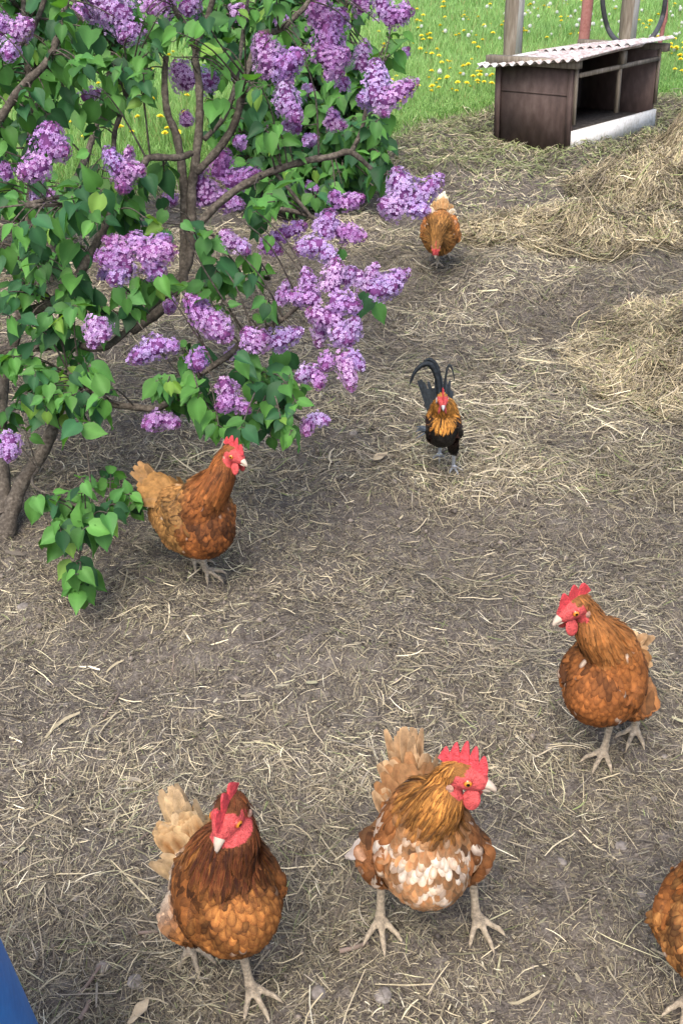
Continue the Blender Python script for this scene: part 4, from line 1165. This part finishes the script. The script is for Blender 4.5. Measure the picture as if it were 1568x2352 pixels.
GAPS = [(330, 285, 80, 48, 0), (290, 640, 40, 30, 0), (430, 470, 34, 150, 1), (385, 230, 22, 110, 1), (460, 230, 22, 130, 1), (430, 365, 100, 18, 1), (660, 385, 140, 22, 1),
        (560, 200, 22, 90, 1), (300, 935, 80, 16, 1), (740, 420, 40, 30, 0), (60, 1100, 60, 80, 1), (500, 700, 30, 20, 0), (300, 870, 60, 30, 0), (520, 345, 50, 60, 1)]
def make_lilac(label, origin, branches, blobs, flowers, leafL, nametwig=.0022, dark=0., namefruit=None, cat='lilac', leaf_depth=.28, seed=1, fl=.0047, near=False):
    rg = np.random.default_rng(seed)
    root = empty('lilac_tree', origin); tag(root, label, cat, 'lilacs')
    org = np.array(origin, float)
    mb = MB(); allp = []
    first = True
    for pl in branches:
        pts, rad = branch_pts(pl)
        m_ = MB(); m_.tube(pts - org, rad * (1 + .08 * np.sin(np.arange(len(rad)) * 1.7)), 10, jit=.12)
        link('trunk' if first else 'branch', m_.mesh('branch', M_bark), root)
        first = False
        allp.append(pts)
    bp_ = np.concatenate(allp)
    tw = MB(); LP = []; LD = []; LN = []; LL = []
    for (u, v, ru, rv, d0, n) in blobs:
        for _ in range(max(1, int(round(n * (.82 if near else 1.25))))):
            a = rg.uniform(0, 2 * math.pi); q = math.sqrt(rg.random())
            e = P(u + ru * q * math.cos(a), v + rv * q * math.sin(a), d0 + rg.uniform(-1, 1) * leaf_depth)
            if e[2] < float(base_h(e[0], e[1])) + .10: continue
            k = np.argmin(np.linalg.norm(bp_ - e, axis=1)); b0 = bp_[k]
            dv = b0 - e; dist = np.linalg.norm(dv)
            ln = min(dist, rg.uniform(.10, .20)) if dist > .05 else .05
            st = e + dv / (dist + 1e-9) * ln
            if dist < .45: st = b0; ln = dist
            mid = (st + e) / 2 + np.array([0, 0, .10 * ln]) + rg.normal(0, .04 * ln, 3)
            pts = smooth_path([st, mid, e], 4)
            tw.tube(pts - org, np.linspace(nametwig * (1.3 if ln > .2 else 1), nametwig * .55, len(pts)), 5, (1, 1, 1), cap=False)
            tdir = e - mid; tdir /= np.linalg.norm(tdir) + 1e-9
            phi = rg.uniform(0, 2 * math.pi)
            nn = rg.integers(2, 4)
            Ls = leafL * rg.uniform(.65, 1.3)
            for kk in range(nn):
                bq = e - tdir * (kk * rg.uniform(.022, .04) * leafL / .07)
                s1 = np.cross(tdir, [0, 0, 1.0]); s1 /= np.linalg.norm(s1) + 1e-9; s2 = np.cross(tdir, s1)
                for sg in (1, -1):
                    if rg.random() < .10: continue
                    an = phi + kk * math.pi / 2
                    out = (math.cos(an) * s1 + math.sin(an) * s2) * sg
                    d = out * .75 + tdir * .35 + np.array([0, -.10, -.75]) + rg.normal(0, .22, 3); d /= np.linalg.norm(d)
                    petb = bq; pete = bq + (out * .6 + tdir * .3 + np.array([0, 0, -.15])) * leafL * .28
                    tw.tube(np.array([petb, pete]) - org, [.0011, .0009], 4, (1.2, 1.6, .6), cap=False)
                    ctr = pete + d * Ls * .5 - CAM
                    dd = ctr @ FWD; uu = 784 + FD * ctr[0] / dd; vv = 1176 - FD * (ctr @ UPV) / dd; hide = False
                    for f in flowers:
                        fc = ((f[0] + f[2]) / 2, (f[1] + f[3]) / 2); fr = f[4] * .45 + math.hypot(f[2] - f[0], f[3] - f[1]) / 2
                        if (uu - fc[0]) ** 2 + (vv - fc[1]) ** 2 < fr * fr and dd < f[5] + .10 and rg.random() < .93: hide = True; break
                    if near and not hide:
                        for g in GAPS:
                            if ((uu - g[0]) / g[2]) ** 2 + ((vv - g[1]) / g[3]) ** 2 < 1 and rg.random() < .85 and (not g[4] or dd < 2.95): hide = True; break
                    if hide: continue
                    n_ = out * .35 + np.array([0, -.55, .75]) + rg.normal(0, .35, 3)
                    LP.append(pete); LD.append(d); LN.append(n_); LL.append(Ls * (1 - .16 * (nn - 1 - kk) * 0 - .12 * (kk == 0)) * rg.uniform(.85, 1.1))
    V, F, CC = leafset(np.array(LP), np.array(LD), np.array(LN), np.array(LL), leafcol(len(LP), dark))
    link('foliage', npmesh('foliage', V - org, F, M_leaf, CC, True), root)
    link('twigs', tw.mesh('twigs', M_bark), root)
    for i, f in enumerate(flowers):
        u0, v0, u1, v1, wpx, d, tone = f
        b = P(u0, v0, d); t = P(u1, v1, d - .03)
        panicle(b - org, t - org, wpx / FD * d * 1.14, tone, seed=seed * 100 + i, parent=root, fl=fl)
    return root, len(LP)

# nearer lilac -------------------------------------------------------
base = ground(8, 1245)
d0 = 2.72
BR = [
    [(3, 1262, d0, .029), (22, 1190, d0, .023), (50, 1110, d0, .018), (92, 1050, d0, .0165), (120, 990, d0, .015), (135, 930, d0 + .02, .015), (160, 860, d0 + .05, .012)],
    [(15, 1180, d0, .019), (6, 1060, d0 + .03, .016), (4, 960, d0 + .05, .015), (12, 860, d0 + .1, .014), (40, 760, d0 + .1, .014), (60, 680, d0 + .1, .016), (65, 600, d0 + .1, .016), (70, 520, d0 + .1, .015), (75, 420, d0 + .1, .014), (70, 340, d0 + .12, .012), (78, 250, d0 + .12, .010), (60, 120, d0 + .1, .008), (50, -80, d0 + .1, .006), (30, -300, d0 + .1, .004)],
    [(60, 720, d0 + .05, .014), (140, 680, d0, .013), (200, 600, d0 - .03, .012), (250, 500, d0 - .05, .0105), (290, 420, d0 - .05, .0095), (330, 378, d0 - .05, .009), (345, 362, d0 - .05, .0088), (410, 362, d0 - .03, .0085), (440, 352, d0, .008)],
    # twin stems in the middle
    [(420, 660, d0 + .12, .013), (424, 560, d0 + .12, .013), (425, 480, d0 + .1, .0125), (420, 400, d0 + .08, .0115), (405, 310, d0 + .08, .0105), (385, 260, d0 + .08, .0095), (378, 190, d0 + .08, .0085), (382, 130, d0 + .08, .007)],
    [(300, 760, d0 + .1, .014), (380, 700, d0 + .12, .014), (432, 600, d0 + .12, .0135), (440, 520, d0 + .1, .013), (440, 440, d0 + .08, .0125), (448, 380, d0 + .06, .012), (458, 290, d0 + .06, .011), (458, 200, d0 + .05, .010), (450, 115, d0 + .05, .009), (480, 30, d0 + .05, .008), (505, -80, d0, .007), (520, -260, d0, .004)],
    [(450, 115, d0 + .05, .0085), (420, 50, d0 + .04, .008), (395, 0, d0, .007), (370, -150, d0, .005)],
    [(452, 395, d0 + .06, .010), (500, 345, d0 + .03, .0105), (540, 280, d0, .010), (560, 200, d0 - .02, .0095), (575, 140, d0, .0085), (600, 80, d0, .008), (640, 70, d0, .0075), (680, 35, d0, .007), (710, 0, d0, .006), (760, -120, d0, .004)],
    [(470, 320, d0 + .06, .007), (520, 260, d0 + .1, .0065), (545, 170, d0 + .15, .006), (560, 60, d0 + .2, .005), (580, -60, d0 + .2, .004)],
    [(440, 535, d0 + .02, .0105), (500, 470, d0, .010), (560, 425, d0 - .02, .0095), (620, 395, d0 - .03, .009), (700, 370, d0 - .03, .0085), (760, 360, d0 - .03, .008), (806, 350, d0 - .03, .0075), (860, 395, d0, .005), (880, 410, d0, .004)],
    [(806, 350, d0 - .03, .0065), (830, 300, d0, .0055), (842, 240, d0, .005), (850, 215, d0, .004)],
    [(630, 395, d0 - .02, .005), (660, 430, d0, .005), (700, 480, d0, .0045), (725, 510, d0, .004)],
    [(0, 275, d0 - .05, .011), (50, 200, d0 - .08, .010), (110, 140, d0 - .08, .0095), (140, 60, d0 - .08, .009), (160, -40, d0 - .08, .007), (175, -200, d0 - .08, .005)],
    [(225, 905, d0 - .1, .008), (250, 925, d0 - .12, .0085), (310, 935, d0 - .14, .0085), (370, 935, d0 - .14, .008), (430, 880, d0 - .15, .0078), (520, 820, d0 - .15, .0078), (560, 785, d0 - .15, .0075), (640, 740, d0 - .15, .006), (700, 690, d0 - .15, .005), (770, 640, d0 - .15, .004), (850, 640, d0 - .13, .003)],
    [(160, 860, d0 - .05, .011), (190, 880, d0 - .08, .0095), (225, 905, d0 - .1, .0085)],
    [(0, 810, d0 + .1, .010), (80, 800, d0 + .05, .010), (160, 790, d0 + .02, .010), (230, 800, d0, .0095), (280, 770, d0, .009), (330, 720, d0, .008), (420, 655, d0, .007), (520, 630, d0, .006), (620, 640, d0 - .05, .005)],
    [(560, 790, d0 - .15, .005), (600, 860, d0 - .15, .0045), (640, 930, d0 - .12, .004), (700, 970, d0 - .1, .0035)],
    [(600, 500, d0, .006), (640, 480, d0, .006), (720, 500, d0 - .05, .005), (760, 530, d0 - .05, .0045), (800, 530, d0, .004)],
    [(275, 345, d0 - .1, .004), (330, 348, d0 - .1, .0045), (372, 345, d0 - .1, .003)] if False else [(262, 345, d0, .006), (265, 300, d0, .0065), (285, 240, d0, .006), (300, 180, d0, .005)],
    [(265, 345, d0, .005), (300, 345, d0, .0045), (360, 338, d0 + .02, .003)] if False else [(150, 470, d0 - .1, .005), (60, 470, d0 - .05, .006), (200, 440, d0 - .1, .004)],
    [(90, 1075, d0 - .08, .004), (75, 1110, d0 - .15, .0035), (120, 1140, d0 - .2, .0032), (190, 1165, d0 - .25, .003), (250, 1160, d0 - .25, .0028), (300, 1150, d0 - .25, .002)],
    [(190, 1165, d0 - .25, .003), (195, 1220, d0 - .3, .0028), (180, 1290, d0 - .32, .002)],
    [(20, 130, d0, .008), (80, 60, d0, .007), (120, -60, d0, .005)],
]
BL = [  # u, v, ru, rv, depth, twigs
    (50, 110, 110, 120, 2.7, 22), (200, 100, 110, 110, 2.65, 24), (335, 120, 90, 110, 2.62, 24), (120, 225, 130, 60, 2.75, 14), (400, 50, 80, 60, 2.6, 8), (540, 235, 70, 70, 2.7, 9), (600, 215, 40, 60, 2.6, 7),
    (500, 120, 70, 80, 2.75, 9), (620, 40, 80, 50, 2.65, 8), (690, 110, 45, 50, 2.6, 4), (860, 60, 70, 45, 2.75, 7), (910, 120, 40, 35, 2.9, 4), (250, 200, 90, 50, 2.7, 8), (640, 290, 40, 40, 2.55, 6),
    (40, 470, 70, 90, 2.65, 12), (120, 540, 90, 60, 2.6, 11), (40, 610, 60, 60, 2.6, 8), (240, 470, 80, 60, 2.6, 12), (320, 460, 80, 60, 2.7, 12), (200, 420, 60, 50, 2.7, 7), (40, 340, 60, 60, 2.7, 6), (230, 330, 30, 50, 2.6, 3),
    (370, 400, 40, 30, 2.7, 4), (420, 545, 50, 35, 2.5, 5), (560, 500, 50, 40, 2.5, 5), (600, 455, 40, 35, 2.5, 4), (480, 555, 30, 30, 2.55, 3),
    (40, 700, 60, 60, 2.6, 9), (150, 680, 80, 60, 2.6, 10), (140, 740, 60, 40, 2.65, 6), (280, 700, 70, 50, 2.55, 9), (350, 650, 50, 40, 2.55, 8), (480, 640, 50, 50, 2.55, 9), (560, 610, 40, 60, 2.5, 5), (620, 720, 50, 50, 2.5, 5), (540, 710, 40, 40, 2.6, 4),
    (430, 800, 50, 50, 2.55, 5), (600, 840, 70, 50, 2.45, 13), (560, 960, 75, 35, 2.45, 12), (430, 900, 55, 50, 2.5, 11), (650, 900, 50, 60, 2.5, 11), (660, 980, 50, 25, 2.5, 7), (480, 940, 50, 40, 2.5, 9), (390, 850, 40, 40, 2.55, 3), (690, 800, 40, 40, 2.55, 3),
    (50, 870, 80, 60, 2.6, 12), (160, 830, 80, 50, 2.55, 9), (210, 920, 50, 40, 2.5, 5), (120, 920, 60, 50, 2.55, 11), (20, 960, 50, 50, 2.6, 6), (190, 950, 25, 25, 2.55, 2),
    (770, 440, 30, 30, 2.55, 3), (870, 430, 25, 25, 2.6, 2), (870, 265, 25, 20, 2.65, 2), (845, 690, 15, 15, 2.55, 1), (780, 560, 20, 20, 2.7, 1),
    (180, 1150, 125, 50, 2.42, 13), (200, 1225, 85, 45, 2.38, 10), (180, 1310, 35, 55, 2.36, 7), (290, 1180, 50, 40, 2.42, 3), (260, 1100, 30, 15, 2.45, 2),
    (100, -150, 200, 130, 2.7, 30), (400, -150, 220, 130, 2.7, 34), (700, -120, 130, 110, 2.7, 16), (150, -330, 180, 80, 2.7, 14), (450, -330, 150, 80, 2.7, 14), (-150, 100, 130, 200, 2.75, 26), (-150, 500, 120, 200, 2.75, 20), (-120, 850, 100, 120, 2.7, 12),
]
FL = [  # u0,v0 -> u1,v1, width, depth, tone (0 pale .. 1 deep)
    (630, 165, 592, 72, 74, 2.60, .45), (640, 160, 702, 118, 62, 2.57, .5), (640, 165, 660, 165, 50, 2.6, .6),
    (668, 262, 648, 185, 62, 2.60, .1), (655, 235, 688, 285, 50, 2.60, .6), (660, 285, 690, 300, 34, 2.65, .5),
    (750, 150, 758, 30, 80, 2.80, .5), (745, 150, 805, 118, 56, 2.78, .5), (745, 60, 722, -10, 70, 2.8, .4), (745, 170, 790, 165, 40, 2.8, .4), (770, 60, 795, 20, 50, 2.82, .4),
    (768, 295, 762, 245, 34, 2.95, .4), (750, 280, 798, 290, 34, 2.95, .4), (785, 205, 792, 175, 34, 3.0, .5),
    (828, 165, 838, 88, 46, 2.85, .3), (868, 245, 862, 132, 66, 2.64, .12), (872, 240, 962, 184, 52, 2.62, .10), (855, 232, 820, 222, 40, 2.66, .1), (875, 235, 885, 268, 36, 2.64, .15),
    (880, 50, 952, 22, 44, 2.85, .35), (885, 40, 870, -20, 50, 2.85, .3), (840, 25, 812, -20, 50, 2.85, .3), (915, 55, 935, 0, 34, 2.85, .3), (925, 130, 940, 108, 22, 2.9, .6),
    (935, 485, 908, 382, 78, 2.55, .05), (935, 480, 1018, 400, 58, 2.55, .12), (920, 480, 868, 468, 60, 2.53, .05), (940, 480, 988, 484, 42, 2.53, .25),
    (785, 470, 838, 452, 38, 2.7, .5), (775, 465, 762, 440, 34, 2.7, .5),
    (745, 545, 762, 478, 62, 2.58, .25), (770, 530, 842, 545, 46, 2.58, .4), (745, 560, 672, 575, 52, 2.55, .12), (740, 580, 770, 590, 44, 2.55, .1),
    (630, 545, 706, 515, 44, 2.62, .75), (600, 560, 650, 580, 40, 2.65, .6), (540, 570, 508, 528, 42, 2.5, .05), (550, 560, 570, 580, 34, 2.5, .1),
    (305, 600, 215, 590, 70, 2.50, .45), (300, 590, 235, 545, 55, 2.5, .7), (320, 590, 408, 572, 66, 2.46, .45), (300, 610, 248, 652, 50, 2.5, .5), (335, 600, 378, 635, 56, 2.48, .5), (330, 570, 290, 540, 56, 2.5, .3), (350, 565, 395, 548, 44, 2.5, .4),
    (112, 350, 122, 288, 78, 2.55, .4), (110, 370, 42, 408, 64, 2.55, .15), (120, 350, 162, 345, 50, 2.55, .5),
    (280, 400, 238, 335, 46, 2.6, .5), (285, 385, 336, 395, 42, 2.6, .35), (285, 400, 282, 445, 48, 2.62, .7), (290, 370, 302, 335, 26, 2.62, .6),
    (500, 410, 520, 338, 62, 2.85, .65), (515, 420, 604, 395, 48, 2.83, .6), (485, 470, 450, 395, 66, 2.85, .3), (490, 460, 562, 470, 46, 2.85, .35), (480, 440, 450, 440, 50, 2.87, .3),
    (445, 200, 395, 140, 70, 2.95, .15), (455, 190, 500, 180, 60, 2.95, .25), (430, 290, 425, 250, 34, 2.95, .4),
    (300, 50, 232, 10, 88, 2.75, .1), (310, 60, 280, 95, 60, 2.75, .1), (340, 30, 400, -15, 84, 2.75, .15), (260, 20, 200, -20, 80, 2.75, .1), (420, 30, 455, -10, 60, 2.8, .3), (225, 40, 190, 20, 40, 2.8, .3),
    (30, 80, 78, 48, 50, 2.65, .25), (15, 80, -20, 30, 60, 2.65, .25), (25, 100, 20, 140, 42, 2.65, .2), (190, 225, 236, 210, 36, 2.9, .4), (95, 190, 88, 155, 34, 2.95, .5),
    (20, 410, 10, 370, 34, 2.75, .6), (95, 470, 85, 430, 44, 2.8, .3), (120, 460, 110, 435, 30, 2.8, .4), (390, 450, 400, 470, 28, 2.9, .6),
    (222, 735, 212, 800, 52, 2.52, .35), (232, 740, 240, 785, 44, 2.52, .35), (380, 785, 292, 832, 56, 2.5, .4), (385, 790, 408, 800, 34, 2.5, .25), (455, 815, 455, 850, 50, 2.42, .85), (240, 640, 232, 620, 26, 2.8, .4),
    (480, 740, 428, 675, 58, 2.5, .6), (485, 730, 528, 785, 62, 2.48, .4), (470, 730, 500, 770, 58, 2.5, .3),
    (590, 800, 560, 752, 52, 2.46, .4), (590, 790, 612, 770, 50, 2.46, .35), (620, 790, 698, 758, 50, 2.48, .45), (530, 820, 548, 800, 40, 2.6, .2), (640, 800, 640, 770, 40, 2.5, .3),
    (530, 915, 508, 865, 48, 2.42, .15), (535, 920, 496, 938, 44, 2.4, .4), (545, 930, 576, 944, 34, 2.42, .6), (370, 960, 328, 980, 44, 2.5, .35), (375, 962, 414, 975, 36, 2.5, .35),
    (712, 962, 758, 968, 36, 2.45, .3), (708, 965, 702, 1002, 34, 2.45, .5), (22, 1000, 22, 1060, 54, 2.5, .35), (392, 690, 388, 720, 30, 2.8, .4),
    (715, 690, 700, 612, 46, 2.55, .35), (760, 670, 775, 590, 60, 2.5, .1), (735, 690, 640, 678, 44, 2.52, .15), (760, 690, 832, 705, 58, 2.48, .4), (790, 650, 815, 615, 46, 2.52, .1),
    (840, 670, 865, 602, 40, 2.5, .15), (860, 670, 942, 620, 48, 2.47, .08), (850, 670, 925, 655, 50, 2.46, .08), (835, 660, 822, 620, 34, 2.5, .2),
    (785, 740, 700, 715, 60, 2.5, .3), (770, 760, 810, 790, 56, 2.48, .35), (800, 780, 820, 725, 46, 2.48, .3), (740, 730, 730, 800, 40, 2.55, .2), (790, 810, 808, 900, 46, 2.46, .25), (800, 810, 835, 850, 40, 2.46, .4),
    (720, 850, 680, 870, 44, 2.5, .25), (725, 850, 735, 895, 40, 2.5, .3), (755, 820, 745, 850, 40, 2.5, .5), (640, 700, 660, 640, 30, 2.6, .3),
]
make_lilac('large flowering lilac with knotty brown branches filling the upper left', tuple(base), BR, BL, FL, .052, seed=4, leaf_depth=.17, near=True)

# rear lilac bush ------------------------------------------------------
b2 = ground(700, 500)
BR2 = [[(700, 505, 5.4, .035), (690, 420, 5.45, .03), (670, 300, 5.5, .026), (655, 180, 5.5, .022), (640, 60, 5.5, .018), (630, -100, 5.5, .01)],
       [(715, 500, 5.4, .02), (722, 420, 5.4, .018), (710, 330, 5.4, .016), (720, 230, 5.4, .013), (745, 120, 5.4, .010), (800, 20, 5.4, .007)],
       [(690, 470, 5.4, .016), (600, 380, 5.4, .014), (560, 250, 5.4, .012), (540, 120, 5.4, .009), (520, -40, 5.4, .006)],
       [(710, 450, 5.4, .014), (770, 360, 5.35, .011), (820, 260, 5.3, .008), (850, 200, 5.3, .005)],
       [(640, 120, 5.4, .012), (600, 60, 5.4, .012), (590, 0, 5.4, .010), (570, -100, 5.4, .006)]]
BL2 = [(700, 350, 110, 70, 5.35, 70), (760, 250, 90, 80, 5.4, 60), (640, 230, 100, 100, 5.5, 60), (700, 120, 120, 90, 5.5, 70), (800, 300, 70, 60, 5.3, 34), (720, 450, 100, 40, 5.2, 44), (600, 420, 90, 60, 5.4, 34), (560, 60, 100, 90, 5.5, 40), (700, 20, 140, 60, 5.5, 46),
       (820, 170, 60, 60, 5.45, 20), (560, 330, 80, 70, 5.5, 28), (480, 100, 70, 110, 5.6, 24), (700, -120, 160, 80, 5.5, 46), (840, 400, 50, 45, 5.15, 10), (860, 330, 40, 30, 5.3, 8)]
FL2 = [(590, 300, 612, 290, 30, 5.2, .6), (700, 325, 732, 316, 26, 5.1, .5), (660, 200, 655, 170, 30, 5.3, .4), (620, 170, 600, 150, 36, 5.3, .4), (700, 430, 735, 440, 26, 5.1, .6), (640, 60, 660, 40, 40, 5.3, .3), (540, 40, 560, 20, 40, 5.4, .3),
       (560, 330, 535, 322, 30, 5.2, .7), (840, 270, 850, 255, 18, 5.2, .5), (700, 210, 720, 200, 26, 5.2, .5), (590, 230, 580, 210, 28, 5.3, .4), (660, 290, 650, 310, 26, 5.2, .5), (540, 180, 530, 160, 30, 5.4, .3), (720, 60, 740, 40, 30, 5.4, .3)]
make_lilac('dense farther lilac bush with small looking leaves in front of the meadow', tuple(b2), BR2, BL2, FL2, .078, nametwig=.004, seed=9, leaf_depth=.38, fl=.0095, dark=.12)

# third lilac, left, behind
b3 = ground(118, 690)
BR3 = [[(118, 700, 4.25, .045), (116, 640, 4.3, .040), (110, 560, 4.35, .036), (100, 440, 4.4, .030), (95, 330, 4.4, .026), (85, 200, 4.4, .020), (60, 60, 4.4, .014), (40, -120, 4.4, .008)],
       [(112, 580, 4.35, .022), (150, 470, 4.3, .018), (190, 380, 4.3, .014), (230, 260, 4.3, .01), (260, 120, 4.3, .007)],
       [(105, 600, 4.35, .020), (50, 500, 4.4, .016), (10, 400, 4.4, .012), (-20, 280, 4.4, .008)]]
BL3 = [(60, 60, 120, 100, 4.4, 40), (240, 60, 100, 80, 4.35, 30), (60, 250, 90, 60, 4.4, 12), (0, 420, 60, 100, 4.4, 12), (130, 470, 80, 60, 4.3, 12), (60, -120, 160, 100, 4.4, 30), (120, 580, 70, 40, 4.3, 10), (-80, 300, 70, 200, 4.4, 24), (400, 30, 80, 60, 4.5, 12)]
FL3 = [(100, 190, 88, 160, 28, 4.3, .5), (180, 20, 190, 50, 34, 4.3, .4), (60, 60, 40, 40, 34, 4.3, .3), (5, 60, 15, 90, 30, 4.3, .3)]
make_lilac('lilac with a straight dark trunk standing behind the large lilac at left', tuple(b3), BR3, BL3, FL3, .075, nametwig=.0035, seed=14, leaf_depth=.30, fl=.008, dark=.1)

# ------------------------------------------------------------------ small things on the ground
M_stone = noisemat('stone', [(.3, (.10, .088, .078)), (.5, (.19, .17, .155)), (.7, (.29, .27, .25))], scale=30, scale2=150, bump=.4, bscale=150, bdist=.003, rough=.85)
M_dleaf = noisemat('dry_leaf', [(.3, (.30, .24, .16)), (.7, (.50, .43, .31))], scale=20, bump=.5, bscale=60, bdist=.004)
M_pleaf = noisemat('pale_leaf', [(.35, (.24, .20, .175)), (.65, (.52, .47, .43))], scale=12, bump=.6, bscale=40, bdist=.006)
M_stick = noisemat('stick', [(.3, (.13, .095, .075)), (.7, (.27, .21, .18))], scale=20, stretch=(1, .3, 1), bump=.4, bscale=60, bdist=.003)
def stone(u, v, r, label, grp=None, seed=0):
    p = ground(u, v); rg = np.random.default_rng(seed)
    bm = bmesh.new(); bmesh.ops.create_icosphere(bm, subdivisions=3, radius=r)
    sc = np.array([1, rg.uniform(.7, 1.1), rg.uniform(.5, .75)]); off = rg.random(3) * 10
    for q in bm.verts:
        n = .75 + .5 * float(fbm(q.co.x / r * .8 + off[0], (q.co.y + q.co.z * 1.7) / r * .8 + off[1], 2))
        q.co = Vector((q.co.x * sc[0] * n, q.co.y * sc[1] * n, q.co.z * sc[2] * n))
    me = bpy.data.meshes.new('pebble'); bm.to_mesh(me); bm.free(); me.materials.append(M_stone)
    me.polygons.foreach_set('use_smooth', np.ones(len(me.polygons), bool))
    o = link('pebble', me, loc=(p[0], p[1], float(base_h(p[0], p[1])) + r * .05)); o.rotation_euler = (0, 0, rg.uniform(0, 6)); tag(o, label, 'pebble', grp)
stone(1262, 1722, .0115, 'rounded bluish grey stone to the left of the right hen\'s feet', seed=1)
stone(1087, 1928, .014, 'light stone just right of the mottled hen\'s back', seed=2)
stone(1108, 1945, .008, 'small stone touching the light stone beside the mottled hen', seed=3)
stone(54, 1398, .013, 'brown stub like stone at the left edge under the leafy shoot', seed=4)
stone(812, 1000, .014, 'pale square stone between the brown hen and the rooster', seed=5)
stone(1425, 1945, .012, 'pale stone between the mottled hen and the right edge', seed=6)
stone(312, 2040 + 220, .012, 'grey round stone in the lower left near the blue tub', seed=7)
stone(730, 2285, .013, 'reddish stub of stone below between the two front hens', seed=8)
stone(880, 2290, .014, 'grey half buried stone below the mottled hen\'s foot', seed=9)
stone(236, 2225, .011, 'small grey stone left of the dark necked hen\'s feet', seed=10)
stone(1290, 1980, .009, 'small stone right of the mottled hen\'s breast', seed=11)
stone(905, 1110, .010, 'dark stone on bare earth below the pale dry leaf', seed=12)
pr = random.Random(5)
for i in range(46):
    u, v = pr.uniform(10, 1560), pr.uniform(1250, 2340)
    stone(u, v, pr.uniform(.003, .007), 'tiny grey pebble half hidden in the straw', 'tiny pebbles in the straw', 40 + i)
def curl(u, v, L, Wd, rz, label, mat, name, cat, cup=.3, lift=.012):
    p = ground(u, v); n, m = 14, 7; V = []
    for i in range(n):
        t = i / (n - 1); w_ = (1 + .25 * math.sin(7.3 * t + L * 900)) * Wd / 2 * math.sin(math.pi * min(max(t * .94 + .03, 0), 1)) ** .7
        for j in range(m):
            c = j / (m - 1) * 2 - 1
            V.append([L * (t - .5), w_ * c, lift + cup * w_ * c * c + .15 * L * (t - .5) ** 2 * 4 * .3 + .0015 * math.sin(9 * t + 3 * c)])
    V = np.array(V); N = len(V); V2 = V - [0, 0, .0007]
    F = [[i * m + j, (i + 1) * m + j, (i + 1) * m + j + 1, i * m + j + 1] for i in range(n - 1) for j in range(m - 1)]
    F += [[N + i * m + j, N + i * m + j + 1, N + (i + 1) * m + j + 1, N + (i + 1) * m + j] for i in range(n - 1) for j in range(m - 1)]
    o = link(name, npmesh(name, np.concatenate([V, V2]), np.array(F), mat), loc=(p[0], p[1], float(T(p[0], p[1])) + .002))
    o.rotation_euler = (.12, -.1, rz); tag(o, label, cat)
curl(873, 1058, .055, .024, .75, 'pale dry leaf lying on bare earth left of the rooster', M_dleaf, 'dry_leaf', 'leaf')
curl(832, 1978, .060, .036, .35, 'large whitish leaf lying against the mottled hen\'s left side', M_pleaf, 'dry_leaf', 'leaf', lift=.02)
curl(320, 2335, .045, .015, 1.0, 'narrow pale leaf at the bottom edge right of the blue tub', M_dleaf, 'dry_leaf', 'leaf')
def stick(pts, r, label):
    q = [ground(u, v) for u, v in pts]; c = q[0]
    q = [(a[0] - c[0], a[1] - c[1], float(T(a[0], a[1])) + r * 1.6 - c[2]) for a in q]
    mb = MB(); sp = smooth_path(q, 4); mb.tube(sp, np.linspace(r, r * .75, len(sp)), 7, jit=.2)
    o = link('stick', mb.mesh('stick', M_stick), loc=tuple(c)); tag(o, label, 'stick')
stick([(325, 1868), (350, 1855), (385, 1838)], .0022, 'thin reddish brown stick left of the dark necked hen\'s tail')
stick([(780, 2195), (815, 2185), (845, 2172)], .0042, 'thick grey stick at the mottled hen\'s left foot')
stick([(180, 2300), (205, 2270), (232, 2225)], .0035, 'long brown stick between the blue tub and the dark necked hen')
stick([(185, 2352), (200, 2325), (208, 2305)], .0040, 'short thick brown stick at the bottom left beside a longer one')
stick([(320, 1935), (340, 1925), (365, 1912)], .0022, 'slim grey stick lying below the reddish one')
stick([(240, 1650), (262, 1620), (275, 1600)], .0030, 'dry tapering stick in the left part of the yard')
stick([(320, 2175 - 20), (365, 2150), (420, 2140)], .0032, 'pale brown stick behind the dark necked hen\'s feet')
stick([(390, 1460), (400, 1510), (395, 1560)], .0018, 'thin bare twig standing on the earth left of centre')
stick([(1140, 485), (1147, 478), (1150, 500)], .006, 'dark broken stub in the hay right of the pecking hen')
stick([(1440, 655), (1443, 690), (1442, 715)], .0035, 'short orange brown stick in the hay at right')
